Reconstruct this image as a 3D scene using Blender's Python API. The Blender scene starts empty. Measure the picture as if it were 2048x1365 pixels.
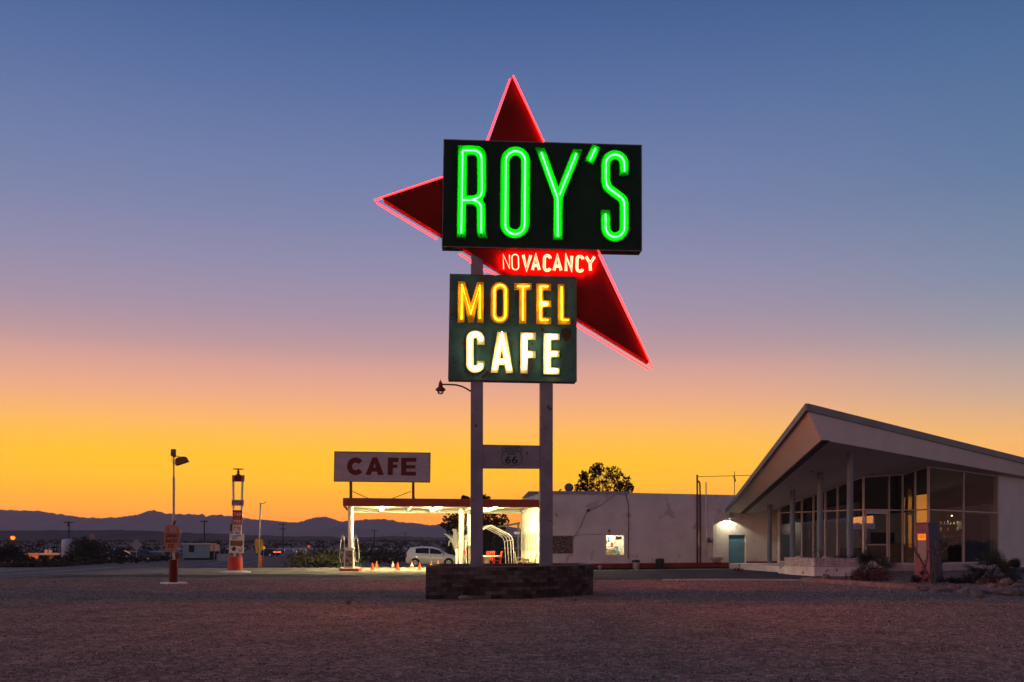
import bpy, bmesh, math, random
from math import sin, cos, pi, radians, atan2, sqrt, tan
from mathutils import Vector, Matrix, noise
from mathutils.geometry import tessellate_polygon
random.seed(7)
S = bpy.context.scene
COL = S.collection
# ------------------------------------------------------------------ camera
F = 1900.0; CX = 1024.0; HY = 1084.0; EYE = 1.6
cam = bpy.data.objects.new("camera", bpy.data.cameras.new("camera")); COL.objects.link(cam)
cam.location = (0, 0, EYE); cam.rotation_euler = (pi/2, 0, 0)
cam.data.sensor_width = 36; cam.data.lens = 36*F/2048
cam.data.shift_y = (HY-682.5)/2048
cam.data.clip_end = 60000; cam.data.clip_start = 0.1
S.camera = cam
S.view_settings.view_transform = 'Standard'; S.view_settings.look = 'None'
S.view_settings.exposure = 0.0; S.view_settings.gamma = 1.0
S.cycles.use_denoising = True
S.cycles.max_bounces = 6; S.cycles.diffuse_bounces = 3; S.cycles.glossy_bounces = 4
S.cycles.transparent_max_bounces = 12; S.cycles.volume_bounces = 0
S.cycles.sample_clamp_indirect = 4.0
S.cycles.use_light_tree = True

def lin(c):
    return tuple((v/12.92 if v <= .04045 else ((v+.055)/1.055)**2.4) for v in (x/255 for x in c))
# ------------------------------------------------------------------ world: dusk sky, sun already below the horizon
W = bpy.data.worlds.new("World"); S.world = W; W.use_nodes = True
nt = W.node_tree; nt.nodes.clear(); N = nt.nodes.new; L = nt.links.new
out = N('ShaderNodeOutputWorld'); bg = N('ShaderNodeBackground'); bg2 = N('ShaderNodeBackground'); add = N('ShaderNodeAddShader')
tc = N('ShaderNodeTexCoord'); sep = N('ShaderNodeSeparateXYZ'); L(tc.outputs['Generated'], sep.inputs[0])
asn = N('ShaderNodeMath'); asn.operation = 'ARCSINE'; L(sep.outputs['Z'], asn.inputs[0])
ele = N('ShaderNodeMath'); ele.operation = 'DIVIDE'; L(asn.outputs[0], ele.inputs[0]); ele.inputs[1].default_value = pi/2
def ramp(stops):
    r = N('ShaderNodeValToRGB'); cr = r.color_ramp
    while len(cr.elements) > 1: cr.elements.remove(cr.elements[-1])
    for i, (deg, c) in enumerate(stops):
        e = cr.elements[0] if i == 0 else cr.elements.new(max(0, deg/90))
        e.position = max(0, deg/90); e.color = (*lin(c), 1)
    L(ele.outputs[0], r.inputs[0]); return r
sunset = ramp([(0, (250,136,0)), (1.3, (255,150,0)), (2.5, (255,170,0)), (3.7, (255,187,0)), (4.9, (255,190,4)),
  (6.1, (255,187,62)), (7.2, (250,179,100)), (8.6, (235,168,131)), (10.2, (213,158,145)), (11.4, (187,149,153)), (13.2, (164,143,163)), (15.7, (143,138,168)),
  (18.4, (124,131,169)), (21.1, (109,125,167)), (24.9, (88,112,160)), (27.4, (75,102,153)), (29.7, (62,93,146)),
  (40, (44,74,128)), (90, (26,46,96))])
side = ramp([(0, (244,140,40)), (3, (250,164,66)), (5.5, (240,178,108)), (8, (194,166,148)), (11, (148,150,161)), (14, (122,138,163)),
  (19, (93,122,158)), (25, (72,106,150)), (29.7, (50,88,134)), (40, (38,66,112)), (90, (26,46,96))])
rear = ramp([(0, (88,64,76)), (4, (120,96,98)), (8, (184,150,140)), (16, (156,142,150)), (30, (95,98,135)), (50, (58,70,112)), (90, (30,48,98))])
boost = N('ShaderNodeValToRGB'); cr = boost.color_ramp
DEN = .00012; TOP = 205.0
for i_, dg_ in enumerate((0, 1.8, 2.5, 3.2, 4, 6, 8, 12, 20, 40)):
    e_ = cr.elements[i_] if i_ < 2 else cr.elements.new(dg_/90)
    T_ = math.exp(-DEN*min(6400, TOP/max(1e-3, math.tan(math.radians(dg_)))))
    e_.position = dg_/90; g_ = (1/T_-(1-T_)*.12)/2.2; e_.color = (g_, g_, g_, 1)
L(ele.outputs[0], boost.inputs[0])
nrm = N('ShaderNodeVectorMath'); nrm.operation = 'MULTIPLY'; nrm.inputs[1].default_value = (1, 1, 0); L(tc.outputs['Generated'], nrm.inputs[0])
nr2 = N('ShaderNodeVectorMath'); nr2.operation = 'NORMALIZE'; L(nrm.outputs[0], nr2.inputs[0])
def az(deg, lo, hi):
    d = N('ShaderNodeVectorMath'); d.operation = 'DOT_PRODUCT'; L(nr2.outputs[0], d.inputs[0])
    d.inputs[1].default_value = (sin(radians(deg)), cos(radians(deg)), 0)
    m = N('ShaderNodeMapRange'); m.interpolation_type = 'SMOOTHSTEP'; L(d.outputs['Value'], m.inputs[0])
    m.inputs[1].default_value = lo; m.inputs[2].default_value = hi; return m
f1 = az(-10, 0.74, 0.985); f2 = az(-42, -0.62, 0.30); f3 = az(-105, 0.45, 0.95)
mx1 = N('ShaderNodeMix'); mx1.data_type = 'RGBA'; L(f1.outputs[0], mx1.inputs[0]); L(side.outputs[0], mx1.inputs[6]); L(sunset.outputs[0], mx1.inputs[7])
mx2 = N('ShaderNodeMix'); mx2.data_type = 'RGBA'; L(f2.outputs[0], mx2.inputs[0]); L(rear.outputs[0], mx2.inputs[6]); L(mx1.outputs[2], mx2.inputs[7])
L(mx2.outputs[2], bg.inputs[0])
st1 = N('ShaderNodeMath'); st1.operation = 'MULTIPLY_ADD'; L(f3.outputs[0], st1.inputs[0]); st1.inputs[1].default_value = 2.6; st1.inputs[2].default_value = 2.2  # extra glow added to the left sky outside the view, for glass reflections
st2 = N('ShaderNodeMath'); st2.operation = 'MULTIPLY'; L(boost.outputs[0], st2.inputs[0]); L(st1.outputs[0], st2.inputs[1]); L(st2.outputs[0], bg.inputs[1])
sky = N('ShaderNodeTexSky'); sky.sky_type = 'NISHITA'; sky.sun_disc = False
sky.sun_elevation = radians(-3); sky.sun_rotation = radians(-10)
L(sky.outputs[0], bg2.inputs[0]); bg2.inputs[1].default_value = 0.05
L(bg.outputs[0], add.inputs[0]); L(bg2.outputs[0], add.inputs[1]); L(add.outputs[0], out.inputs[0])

# ------------------------------------------------------------------ helpers
def P(px, py, d): return Vector(((px-CX)*d/F, d, EYE+(HY-py)*d/F))
def XY(px, d): return ((px-CX)*d/F, d)
class MB:
    def __init__(s): s.v = []; s.f = []
    def add(s, vs, fs):
        o = len(s.v); s.v += [tuple(v) for v in vs]; s.f += [tuple(i+o for i in f) for f in fs]; return s
    def hexa(s, p):     # 8 points: bottom ring 0-3, top ring 4-7
        return s.add(p, [(0,3,2,1),(4,5,6,7),(0,1,5,4),(1,2,6,5),(2,3,7,6),(3,0,4,7)])
    def box(s, c, d, rz=0, M=None):
        hx, hy, hz = d[0]/2, d[1]/2, d[2]/2; ca, sa = cos(rz), sin(rz); ps = []
        for z in (-hz, hz):
            for x, y in ((-hx,-hy),(hx,-hy),(hx,hy),(-hx,hy)):
                v = Vector((x*ca-y*sa, x*sa+y*ca, z))
                if M: v = M @ v
                ps.append(v+Vector(c))
        return s.hexa(ps)
    def prism(s, poly, z0, z1):   # z0/z1 number or function(x,y)
        g0 = z0 if callable(z0) else (lambda x, y: z0); g1 = z1 if callable(z1) else (lambda x, y: z1)
        n = len(poly); a = sum(poly[i][0]*poly[(i+1)%n][1]-poly[(i+1)%n][0]*poly[i][1] for i in range(n))
        if a < 0: poly = poly[::-1]
        vs = [(x, y, g0(x, y)) for x, y in poly]+[(x, y, g1(x, y)) for x, y in poly]
        return s.add(vs, [tuple(range(n-1, -1, -1)), tuple(range(n, 2*n))]+[(i, (i+1)%n, (i+1)%n+n, i+n) for i in range(n)])
    def tube(s, path, r, n=8, cap=True, closed=False):
        path = [Vector(p) for p in path]; m = len(path); rs = r if isinstance(r, (list, tuple)) else [r]*m
        prev = None; o = len(s.v); vs = []
        for i, p in enumerate(path):
            a = path[(i-1) % m] if (closed or i > 0) else p; b = path[(i+1) % m] if (closed or i < m-1) else p
            t = (b-a).normalized() if (b-a).length > 1e-9 else Vector((0,0,1))
            if prev is None:
                u = t.cross(Vector((0,0,1)));
                if u.length < .1: u = t.cross(Vector((1,0,0)))
                u.normalize()
            else:
                u = prev-t*prev.dot(t)
                if u.length < 1e-6: u = t.cross(Vector((0,1,0)))
                u.normalize()
            w = t.cross(u); prev = u
            k = 1.0
            if (closed or 0 < i < m-1):
                d1 = (p-a).normalized(); d2 = (b-p).normalized(); c = max(.35, sqrt(max(0, (1+d1.dot(d2))/2))); k = 1/c if c > .7 else 1.2
            for j in range(n):
                q = 2*pi*j/n; vs.append(p+(u*cos(q)+w*sin(q))*rs[i]*k)
        fs = []
        for i in range(m if closed else m-1):
            for j in range(n):
                a = i*n+j; b = i*n+(j+1)%n; c = ((i+1)%m)*n+(j+1)%n; d = ((i+1)%m)*n+j; fs.append((a, b, c, d))
        if cap and not closed: fs.append(tuple(range(n-1,-1,-1))); fs.append(tuple((m-1)*n+j for j in range(n)))
        return s.add(vs, fs)
    def lathe(s, c, prof, n=20, axis=None):   # prof: (r,z)
        c = Vector(c); vs = []; fs = []; A = axis or Matrix.Identity(3)
        for r, z in prof:
            for j in range(n): vs.append(c+A@Vector((r*cos(2*pi*j/n), r*sin(2*pi*j/n), z)))
        for i in range(len(prof)-1):
            for j in range(n): fs.append((i*n+j, i*n+(j+1)%n, (i+1)*n+(j+1)%n, (i+1)*n+j))
        fs.append(tuple(range(n-1,-1,-1))); fs.append(tuple((len(prof)-1)*n+j for j in range(n)))
        return s.add(vs, fs)
    def blob(s, c, r, seed=0, rough=.3, sub=2, sc=(1,1,1)):
        bm = bmesh.new(); bmesh.ops.create_icosphere(bm, subdivisions=sub, radius=1)
        vs = []
        for v in bm.verts:
            n_ = noise.noise(v.co*1.3+Vector((seed*3.1, seed*1.7, 0)))*rough*1.6+noise.noise(v.co*3.1+Vector((seed, 9, 2)))*rough*.5
            q = v.co*(1+n_)*r; vs.append((c[0]+q.x*sc[0], c[1]+q.y*sc[1], c[2]+q.z*sc[2]))
        fs = [tuple(x.index for x in f.verts) for f in bm.faces]; bm.free(); return s.add(vs, fs)
    def build(s, name, mat, parent=None, smooth=False, recalc=False, label=None, origin=None, cat=None, group=None, kind=None):
        me = bpy.data.meshes.new(name)
        o = bpy.data.objects.new(name, me); COL.objects.link(o)
        base = Vector((0,0,0))
        if parent is not None: base = Vector(parent.get('_base', (0,0,0)))
        elif origin is not None: base = Vector(origin)
        me.from_pydata([tuple(Vector(v)-base) for v in s.v], [], s.f)
        if recalc:
            bm = bmesh.new(); bm.from_mesh(me); bmesh.ops.recalc_face_normals(bm, faces=bm.faces); bm.to_mesh(me); bm.free()
        me.update()
        if mat: me.materials.append(mat)
        if smooth: me.shade_smooth() if hasattr(me, 'shade_smooth') else me.polygons.foreach_set('use_smooth', [True]*len(me.polygons))
        if smooth == 'auto':
            pass
        if parent is not None: o.parent = parent; o['_base'] = list(base)
        else:
            o.location = base; o['_base'] = list(base)
        if label: o['label'] = label
        if cat: o['category'] = cat
        if group: o['group'] = group
        if kind: o['kind'] = kind
        return o
def thing(name, label, cat, loc=(0,0,0), group=None):
    o = bpy.data.objects.new(name, None); COL.objects.link(o); o.location = loc; o['_base'] = list(loc)
    o['label'] = label; o['category'] = cat; o.empty_display_size = .3
    if group: o['group'] = group
    return o
def dup(root, loc, rz=0, label=None, sc=None):
    def cp(o, par):
        c = o.copy(); COL.objects.link(c)
        if par is not None: c.parent = par
        for ch in [x for x in kids.get(o.name, [])]: cp(ch, c)
        return c
    kids = {}
    for o in bpy.data.objects:
        if o.parent: kids.setdefault(o.parent.name, []).append(o)
    r = cp(root, None); r.location = loc; r.rotation_euler = (0, 0, rz)
    if sc: r.scale = (sc, sc, sc)
    if label: r['label'] = label
    return r

# ------------------------------------------------------------------ materials
def M(name, col, rough=.65, col2=None, nscale=3., ndet=6, npos=(.35,.65), bump=0., bscale=30., metal=0., stain=None, spec=.3, coat=0, stain2=None, stretch=None):
    m = bpy.data.materials.new(name); m.use_nodes = True; t = m.node_tree; b = t.nodes['Principled BSDF']
    b.inputs['Roughness'].default_value = rough; b.inputs['Metallic'].default_value = metal
    b.inputs['Specular IOR Level'].default_value = spec; b.inputs['Coat Weight'].default_value = coat
    b.inputs['Base Color'].default_value = (*col, 1)
    tcn = t.nodes.new('ShaderNodeTexCoord'); vec = tcn.outputs['Object']
    if stretch:
        mp = t.nodes.new('ShaderNodeMapping'); mp.inputs['Scale'].default_value = stretch; t.links.new(vec, mp.inputs[0]); vec = mp.outputs[0]
    cur = None
    def nz(scale, det, dist=0.0):
        n = t.nodes.new('ShaderNodeTexNoise'); n.inputs['Scale'].default_value = scale; n.inputs['Detail'].default_value = det
        n.inputs['Distortion'].default_value = dist; t.links.new(vec, n.inputs['Vector']); return n.outputs['Fac']
    def mixin(prev, c, fac):
        x = t.nodes.new('ShaderNodeMix'); x.data_type = 'RGBA'; t.links.new(fac, x.inputs[0])
        if prev is None: x.inputs[6].default_value = (*col, 1)
        else: t.links.new(prev, x.inputs[6])
        x.inputs[7].default_value = (*c, 1); return x.outputs[2]
    def rng(v, a, b_):
        r = t.nodes.new('ShaderNodeMapRange'); r.inputs[1].default_value = a; r.inputs[2].default_value = b_; t.links.new(v, r.inputs[0]); return r.outputs[0]
    if col2: cur = mixin(cur, col2, rng(nz(nscale, ndet), *npos))
    if stain: cur = mixin(cur, stain[0], rng(nz(stain[1], 8, .6), stain[2], stain[2]+.03))
    if stain2: cur = mixin(cur, stain2[0], rng(nz(stain2[1], 8, .3), stain2[2], stain2[2]+.02))
    if cur is not None: t.links.new(cur, b.inputs['Base Color'])
    if bump:
        bp = t.nodes.new('ShaderNodeBump'); bp.inputs['Strength'].default_value = bump; bp.inputs['Distance'].default_value = .03
        t.links.new(nz(bscale, 5), bp.inputs['Height']); t.links.new(bp.outputs[0], b.inputs['Normal'])
    return m
def EM(name, col, st):
    m = bpy.data.materials.new(name); m.use_nodes = True; t = m.node_tree; t.nodes.clear()
    o = t.nodes.new('ShaderNodeOutputMaterial'); e = t.nodes.new('ShaderNodeEmission'); e.inputs[0].default_value = (*col, 1); e.inputs[1].default_value = st
    t.links.new(e.outputs[0], o.inputs[0]); return m
def GLASS(name, tint, refl=.12, rough=.0, frost=0):
    m = bpy.data.materials.new(name); m.use_nodes = True; t = m.node_tree; t.nodes.clear()
    o = t.nodes.new('ShaderNodeOutputMaterial'); a = t.nodes.new('ShaderNodeBsdfTransparent'); a.inputs[0].default_value = (*tint, 1)
    g = t.nodes.new('ShaderNodeBsdfGlossy'); g.inputs['Roughness'].default_value = rough; g.inputs[0].default_value = (1,1,1,1)
    x = t.nodes.new('ShaderNodeMixShader'); fr = t.nodes.new('ShaderNodeFresnel'); fr.inputs[0].default_value = 1.5
    ad = t.nodes.new('ShaderNodeMath'); ad.operation = 'MULTIPLY_ADD'; ad.inputs[1].default_value = .25 if 'front' in name else 1.1; ad.inputs[2].default_value = refl
    ad.use_clamp = True
    nz = t.nodes.new('ShaderNodeTexNoise'); nz.inputs['Scale'].default_value = 1.1; nz.inputs['Detail'].default_value = 1
    tcn = t.nodes.new('ShaderNodeTexCoord'); t.links.new(tcn.outputs['Object'], nz.inputs['Vector'])
    bp = t.nodes.new('ShaderNodeBump'); bp.inputs['Strength'].default_value = .25; bp.inputs['Distance'].default_value = .02
    t.links.new(nz.outputs['Fac'], bp.inputs['Height']); t.links.new(bp.outputs[0], g.inputs['Normal'])
    t.links.new(fr.outputs[0], ad.inputs[0]); t.links.new(ad.outputs[0], x.inputs[0]); t.links.new(a.outputs[0], x.inputs[1]); t.links.new(g.outputs[0], x.inputs[2])
    t.links.new(x.outputs[0], o.inputs[0]); return m
def GROUND(name, base, dark, light, pscale, bump, mid=.35):
    m = bpy.data.materials.new(name); m.use_nodes = True; t = m.node_tree; b = t.nodes['Principled BSDF']
    b.inputs['Roughness'].default_value = .95; b.inputs['Specular IOR Level'].default_value = .1
    tcn = t.nodes.new('ShaderNodeTexCoord'); v = tcn.outputs['Object']
    def nz(s, d=5):
        n = t.nodes.new('ShaderNodeTexNoise'); n.inputs['Scale'].default_value = s; n.inputs['Detail'].default_value = d; t.links.new(v, n.inputs['Vector']); return n
    def cr(inp, stops):
        r = t.nodes.new('ShaderNodeValToRGB'); e = r.color_ramp.elements
        for i, (p, c) in enumerate(stops):
            q = e[i] if i < 2 else e.new(p)
            q.position = p; q.color = (*c, 1)
        t.links.new(inp, r.inputs[0]); return r.outputs[0]
    v3 = t.nodes.new('ShaderNodeTexVoronoi'); v3.inputs['Scale'].default_value = pscale*4.3; t.links.new(v, v3.inputs['Vector'])
    a = cr(v3.outputs['Color'], [(.2, dark), (.5, base), (.95, light)])
    vo = t.nodes.new('ShaderNodeTexVoronoi'); vo.inputs['Scale'].default_value = pscale; t.links.new(v, vo.inputs['Vector'])
    p = cr(vo.outputs['Color'], [(.2, dark), (.55, base), (.93, light)])
    x = t.nodes.new('ShaderNodeMix'); x.data_type = 'RGBA'; x.inputs[0].default_value = .55; t.links.new(a, x.inputs[6]); t.links.new(p, x.inputs[7])
    y = t.nodes.new('ShaderNodeMix'); y.data_type = 'RGBA'; y.blend_type = 'MULTIPLY'; y.inputs[0].default_value = .8
    t.links.new(x.outputs[2], y.inputs[6]); t.links.new(cr(nz(.8, 10).outputs['Fac'], [(.33, (mid,)*3), (.6, (1,1,1))]), y.inputs[7])
    t.links.new(y.outputs[2], b.inputs['Base Color'])
    bp = t.nodes.new('ShaderNodeBump'); bp.inputs['Strength'].default_value = bump; bp.inputs['Distance'].default_value = .05
    s = t.nodes.new('ShaderNodeMath'); s.operation = 'ADD'; t.links.new(vo.outputs['Distance'], s.inputs[0]); t.links.new(v3.outputs['Distance'], s.inputs[1])
    t.links.new(s.outputs[0], bp.inputs['Height']); t.links.new(bp.outputs[0], b.inputs['Normal'])
    return m

m_gravel = GROUND('gravel_mat', (.215,.165,.125), (.075,.060,.050), (.50,.38,.32), 11, .6, .6)
m_asphalt = GROUND('asphalt_mat', (.085,.083,.09), (.05,.05,.055), (.14,.13,.125), 14, .35, .6)
m_road = GROUND('road_mat', (.16,.15,.155), (.11,.105,.11), (.22,.21,.20), 10, .3, .75)
m_apron = GROUND('apron_mat', (.34,.30,.25), (.17,.145,.125), (.52,.46,.38), 12, .7, .5)
m_plain = GROUND('plain_mat', (.06,.042,.042), (.025,.02,.022), (.1,.07,.06), .25, .6, .45)
m_line = M('road_line', (.6,.55,.45), .8, (.35,.32,.28), 2)
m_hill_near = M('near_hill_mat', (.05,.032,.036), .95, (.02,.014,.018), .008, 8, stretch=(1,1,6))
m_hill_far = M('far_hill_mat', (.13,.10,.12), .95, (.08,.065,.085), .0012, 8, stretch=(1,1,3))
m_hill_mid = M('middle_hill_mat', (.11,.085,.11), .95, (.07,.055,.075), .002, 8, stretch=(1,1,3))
m_post = M('sign_post_paint', (.215,.18,.21), .6, (.165,.14,.17), 2.2, stain=((.08,.05,.045), 5.5, .655), bump=.1, bscale=12)
m_box = M('sign_box_black', (.008,.024,.016), .6, (.011,.03,.02), 2, bump=.05, bscale=5, spec=.06)
m_boxedge = M('sign_box_edge', (.20,.16,.18), .5, (.1,.07,.08), 4)
m_teal = M('sign_teal_patina', (.060,.150,.130), .6, (.040,.085,.080), 1.6, spec=.1, stain=((.10,.075,.04), 2.3, .62), stain2=((.014,.014,.013), 7.5, .66), bump=.25, bscale=2.5)
m_starred = M('star_red_enamel', (.20,.006,.004), .6, (.12,.005,.004), 1.2, stain=((.03,.01,.01), 7, .7), spec=.05)
m_stardark = M('star_dark_edge', (.30,.10,.09), .5)
m_lgreen = M('letter_green', (.004,.40,.012), .6, spec=.05)
m_lyellow = M('letter_yellow', (.62,.36,.01), .5, (.45,.25,.01), 5)
m_lcream = M('letter_cream', (.60,.48,.22), .5, (.4,.3,.12), 5, stain=((.25,.13,.04), 8, .66))
m_tgreen = EM('neon_green', (.03, 1, .05), 21)
m_tyellow = EM('neon_yellow', (1, .50, .016), 15)
m_twhite = EM('neon_white', (1, .88, .46), 13)
m_tred = EM('neon_red', (1, .006, .005), 28)
m_tvac = EM('neon_warm', (1, .018, .009), 90)
m_black = M('black_paint', (.012,.012,.013), .5)
m_white = M('white_paint', (.74,.71,.66), .55, (.55,.52,.48), 3, stain=((.25,.17,.12), 5, .68))
m_cream = M('cream_paint', (.78,.74,.60), .55, (.66,.62,.5), 2)
m_stucco = M('stucco', (.61,.61,.575), .85, (.50,.50,.47), .8, stretch=(1,1,1), bump=.9, bscale=7, stain=((.42,.40,.37), 1.1, .62), stain2=((.28,.25,.22), 2.7, .70))
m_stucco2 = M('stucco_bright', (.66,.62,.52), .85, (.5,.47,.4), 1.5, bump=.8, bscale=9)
m_parapet = M('parapet_blue', (.30,.33,.42), .7, (.22,.25,.34), 2)
m_redband = M('red_base_band', (.26,.035,.025), .7, (.12,.03,.03), 2)
m_bluedoor = M('blue_door_paint', (.10,.27,.36), .5, (.08,.2,.28), 1)
m_redfas = M('canopy_red', (.30,.05,.025), .5, (.22,.04,.025), 1.5)
m_roofw = M('office_fascia', (.62,.55,.50), .7, (.56,.50,.45), .6, stain=((.46,.38,.35), 1.1, .72), bump=.15, bscale=3)
m_trim = M('roof_trim_grey', (.20,.21,.225), .55, (.16,.165,.18), 1)
m_soffit = M('soffit_grey', (.50,.45,.42), .8, (.44,.40,.37), .5)
m_col = M('column_blue_grey', (.13,.165,.21), .5, (.11,.14,.18), 2)
m_frame = M('window_frame_white', (.52,.45,.42), .5, (.44,.37,.35), 3)
m_glass = GLASS('office_glass', (.78,.80,.82), .07)
m_glass2 = GLASS('front_glass', (.60,.62,.64), .004)
m_clear = GLASS('clear_glass', (.9,.9,.88), .02)
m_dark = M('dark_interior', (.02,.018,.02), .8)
m_wood = M('counter_wood', (.30,.17,.08), .5, (.22,.12,.06), 4, stretch=(1,1,6))
m_dwood = M('brown_timber', (.22,.10,.055), .7, (.15,.07,.04), 4)
m_curtain = M('curtain_blue', (.12,.15,.18), .9, (.06,.08,.1), 5, stretch=(4,4,.1))
m_floor = M('office_floor', (.16,.14,.13), .6)
m_intwall = M('interior_wall', (.62,.61,.62), .8, (.52,.52,.54), 1.5)
m_brickdark = None
m_metal = M('galvanised_metal', (.35,.35,.36), .45, (.25,.25,.26), 4, metal=.6)
m_rust = M('rusty_metal', (.16,.07,.045), .75, (.09,.045,.035), 6)
m_red = M('red_paint', (.5,.045,.025), .5, (.36,.035,.02), 3)
m_dred = M('dark_red_drum', (.085,.006,.005), .45, (.055,.005,.005), 3, spec=.2)
m_orange = M('cone_orange', (.85,.12,.015), .6)
m_conew = M('cone_white_band', (.8,.78,.7), .4)
m_yellow = M('sign_yellow', (.33,.16,.01), .5, (.27,.13,.01), 4)
m_conc = M('concrete', (.42,.39,.36), .9, (.3,.27,.25), 2, bump=.3, bscale=14)
m_whitec = M('whitewashed_concrete', (.62,.56,.55), .85, (.5,.44,.43), 1.6, bump=.4, bscale=8, stain=((.2,.12,.1), 3, .66))
m_pinkrock = M('kerb_stone', (.27,.17,.14), .9, (.16,.10,.09), 3, bump=.7, bscale=8)
m_rock = M('rock', (.20,.14,.125), .9, (.08,.06,.055), 3.5, bump=.9, bscale=9)
m_bark = M('bark', (.07,.05,.04), .95, (.04,.03,.025), 8, bump=.4, bscale=20)
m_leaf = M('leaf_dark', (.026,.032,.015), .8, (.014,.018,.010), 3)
m_leafo = M('leaf_backlit', (.045,.026,.010), .8, (.018,.015,.007), 2)  # warm backlight of the dusk sky put into the leaf colour
m_palm = M('palm_green', (.028,.04,.024), .6, (.018,.025,.016), 4)
m_dry = M('dry_plant', (.12,.055,.035), .9, (.045,.025,.018), 6)
m_scrub = M('desert_scrub', (.030,.024,.016), .95, (.015,.014,.010), 1.2)
m_cactus = M('cactus_skin', (.10,.085,.06), .85, (.05,.05,.035), 12, bump=.8, bscale=40)
m_tank = M('tank_white', (.50,.52,.62), .6, (.40,.42,.52), 1.2)
m_tankg = M('tank_grey', (.12,.12,.15), .6, (.07,.07,.09), 1)
m_trailer = M('trailer_side', (.22,.30,.32), .6, (.17,.24,.26), 1)
m_house = M('house_wall', (.13,.09,.085), .8)
m_carpaint = M('silver_car_paint', (.80,.78,.66), .3, spec=.5, coat=.5)
m_carwin = M('car_window', (.012,.012,.014), .08, spec=.6)
m_tyre = M('tyre_rubber', (.015,.015,.015), .8)
m_rim = M('wheel_rim', (.6,.58,.52), .3, metal=.5)
m_tail = M('tail_lens', (.35,.02,.02), .2)
m_statue = M('statue_plaster', (.50,.48,.40), .7, (.4,.38,.32), 2)

# ------------------------------------------------------------------ 2-D outlines on a plane in the scene
class Plane:
    def __init__(s, p0, n): s.p0 = Vector(p0); s.n = Vector(n).normalized()
    def at(s, px, py, off=0.0):
        d = Vector(((px-CX)/F, 1, (HY-py)/F)); c = Vector((0,0,EYE)); t = (s.p0-c).dot(s.n)/d.dot(s.n)
        return c+d*t+s.n*off
def offset_path(path, w, closed):
    n = len(path); res = []
    for i in range(n):
        p = Vector(path[i])
        a = Vector(path[(i-1)%n]) if (closed or i > 0) else None; b = Vector(path[(i+1)%n]) if (closed or i < n-1) else None
        t1 = (p-a).normalized() if a is not None and (p-a).length > 1e-9 else None; t2 = (b-p).normalized() if b is not None and (b-p).length > 1e-9 else None
        if t1 is None: t1 = t2
        if t2 is None: t2 = t1
        n1 = Vector((-t1.y, t1.x)); n2 = Vector((-t2.y, t2.x)); m_ = (n1+n2)
        if m_.length < 1e-6: m_ = n1
        m_.normalize(); k = 1/max(.4, m_.dot(n1)); q = p+m_*w*k; res.append((q.x, q.y))
    return res
def ribbon(path, w, closed=False):
    a = offset_path(path, w/2, closed); b = offset_path(path, -w/2, closed)
    return [a, b] if closed else [a+b[::-1]]
def loops_mesh(mb, loops, mp, f, b):
    """extruded outline with holes; mp(x,y,off)->3-D, f/b front and back offsets"""
    tri = tessellate_polygon([[Vector((x, y, 0)) for x, y in l] for l in loops])
    flat = [p for l in loops for p in l]; n = len(flat)
    vs = [mp(x, y, f) for x, y in flat]+[mp(x, y, b) for x, y in flat]
    fs = [tuple(t) for t in tri]+[tuple(i+n for i in reversed(t)) for t in tri]; o = 0
    for l in loops:
        m_ = len(l)
        for i in range(m_): fs.append((o+i, o+(i+1)%m_, o+(i+1)%m_+n, o+i+n))
        o += m_
    mb.add(vs, fs); return mb
def arc(cx, cy, r, a0, a1, n=10, ry=None):
    ry = ry or r
    return [(cx+r*cos(radians(a0+(a1-a0)*i/n)), cy+ry*sin(radians(a0+(a1-a0)*i/n))) for i in range(n+1)]
def capsule(x0, x1, y0, y1, sl=0, n=14):
    r = (x1-x0)/2; cx = (x0+x1)/2; ya = y0+r; yb = y1-r
    pts = arc(cx, ya, r, 180, 360, n)+arc(cx, yb, r, 0, 180, n)
    return [(x+sl*((y-y0)/(y1-y0)), y) for x, y in pts]
_fontcache = {}
def text2d(s, bold=0.0, shear=0.0):
    """text -> (verts2d, tris) normalised to height 1 (cap height) starting at x=0; y down"""
    k = (s, bold, shear)
    if k in _fontcache: return _fontcache[k]
    cu = bpy.data.curves.new('t', 'FONT'); cu.body = s; cu.offset = bold; cu.shear = shear; cu.resolution_u = 3
    ob = bpy.data.objects.new('t', cu); COL.objects.link(ob); dg = bpy.context.evaluated_depsgraph_get()
    me = ob.evaluated_get(dg).to_mesh(); vs = [(v.co.x, v.co.y) for v in me.vertices]; fs = [tuple(p.vertices) for p in me.polygons]
    ob.evaluated_get(dg).to_mesh_clear(); bpy.data.objects.remove(ob); bpy.data.curves.remove(cu)
    x0 = min(v[0] for v in vs); x1 = max(v[0] for v in vs); y0 = min(v[1] for v in vs); y1 = max(v[1] for v in vs)
    vs = [((x-x0)/(x1-x0), 1-(y-y0)/(y1-y0)) for x, y in vs]; _fontcache[k] = (vs, fs); return vs, fs
def put_text(mb, s, x0, y0, x1, y1, mp, off, bold=0.0, shear=0.0):
    """text stretched into the box x0..x1, y0..y1 (y0 top) of a mapping"""
    vs, fs = text2d(s, bold, shear); mb.add([mp(x0+(x1-x0)*u, y0+(y1-y0)*v, off) for u, v in vs], fs)
class Quad:   # mapping of unit box to wall-like rectangle: origin top-left, u right, v down, n out
    def __init__(s, o, u, v): s.o = Vector(o); s.u = Vector(u); s.v = Vector(v); s.n = s.v.cross(s.u).normalized()
    def at(s, x, y, off=0.0): return s.o+s.u*x+s.v*y+s.n*off

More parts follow.
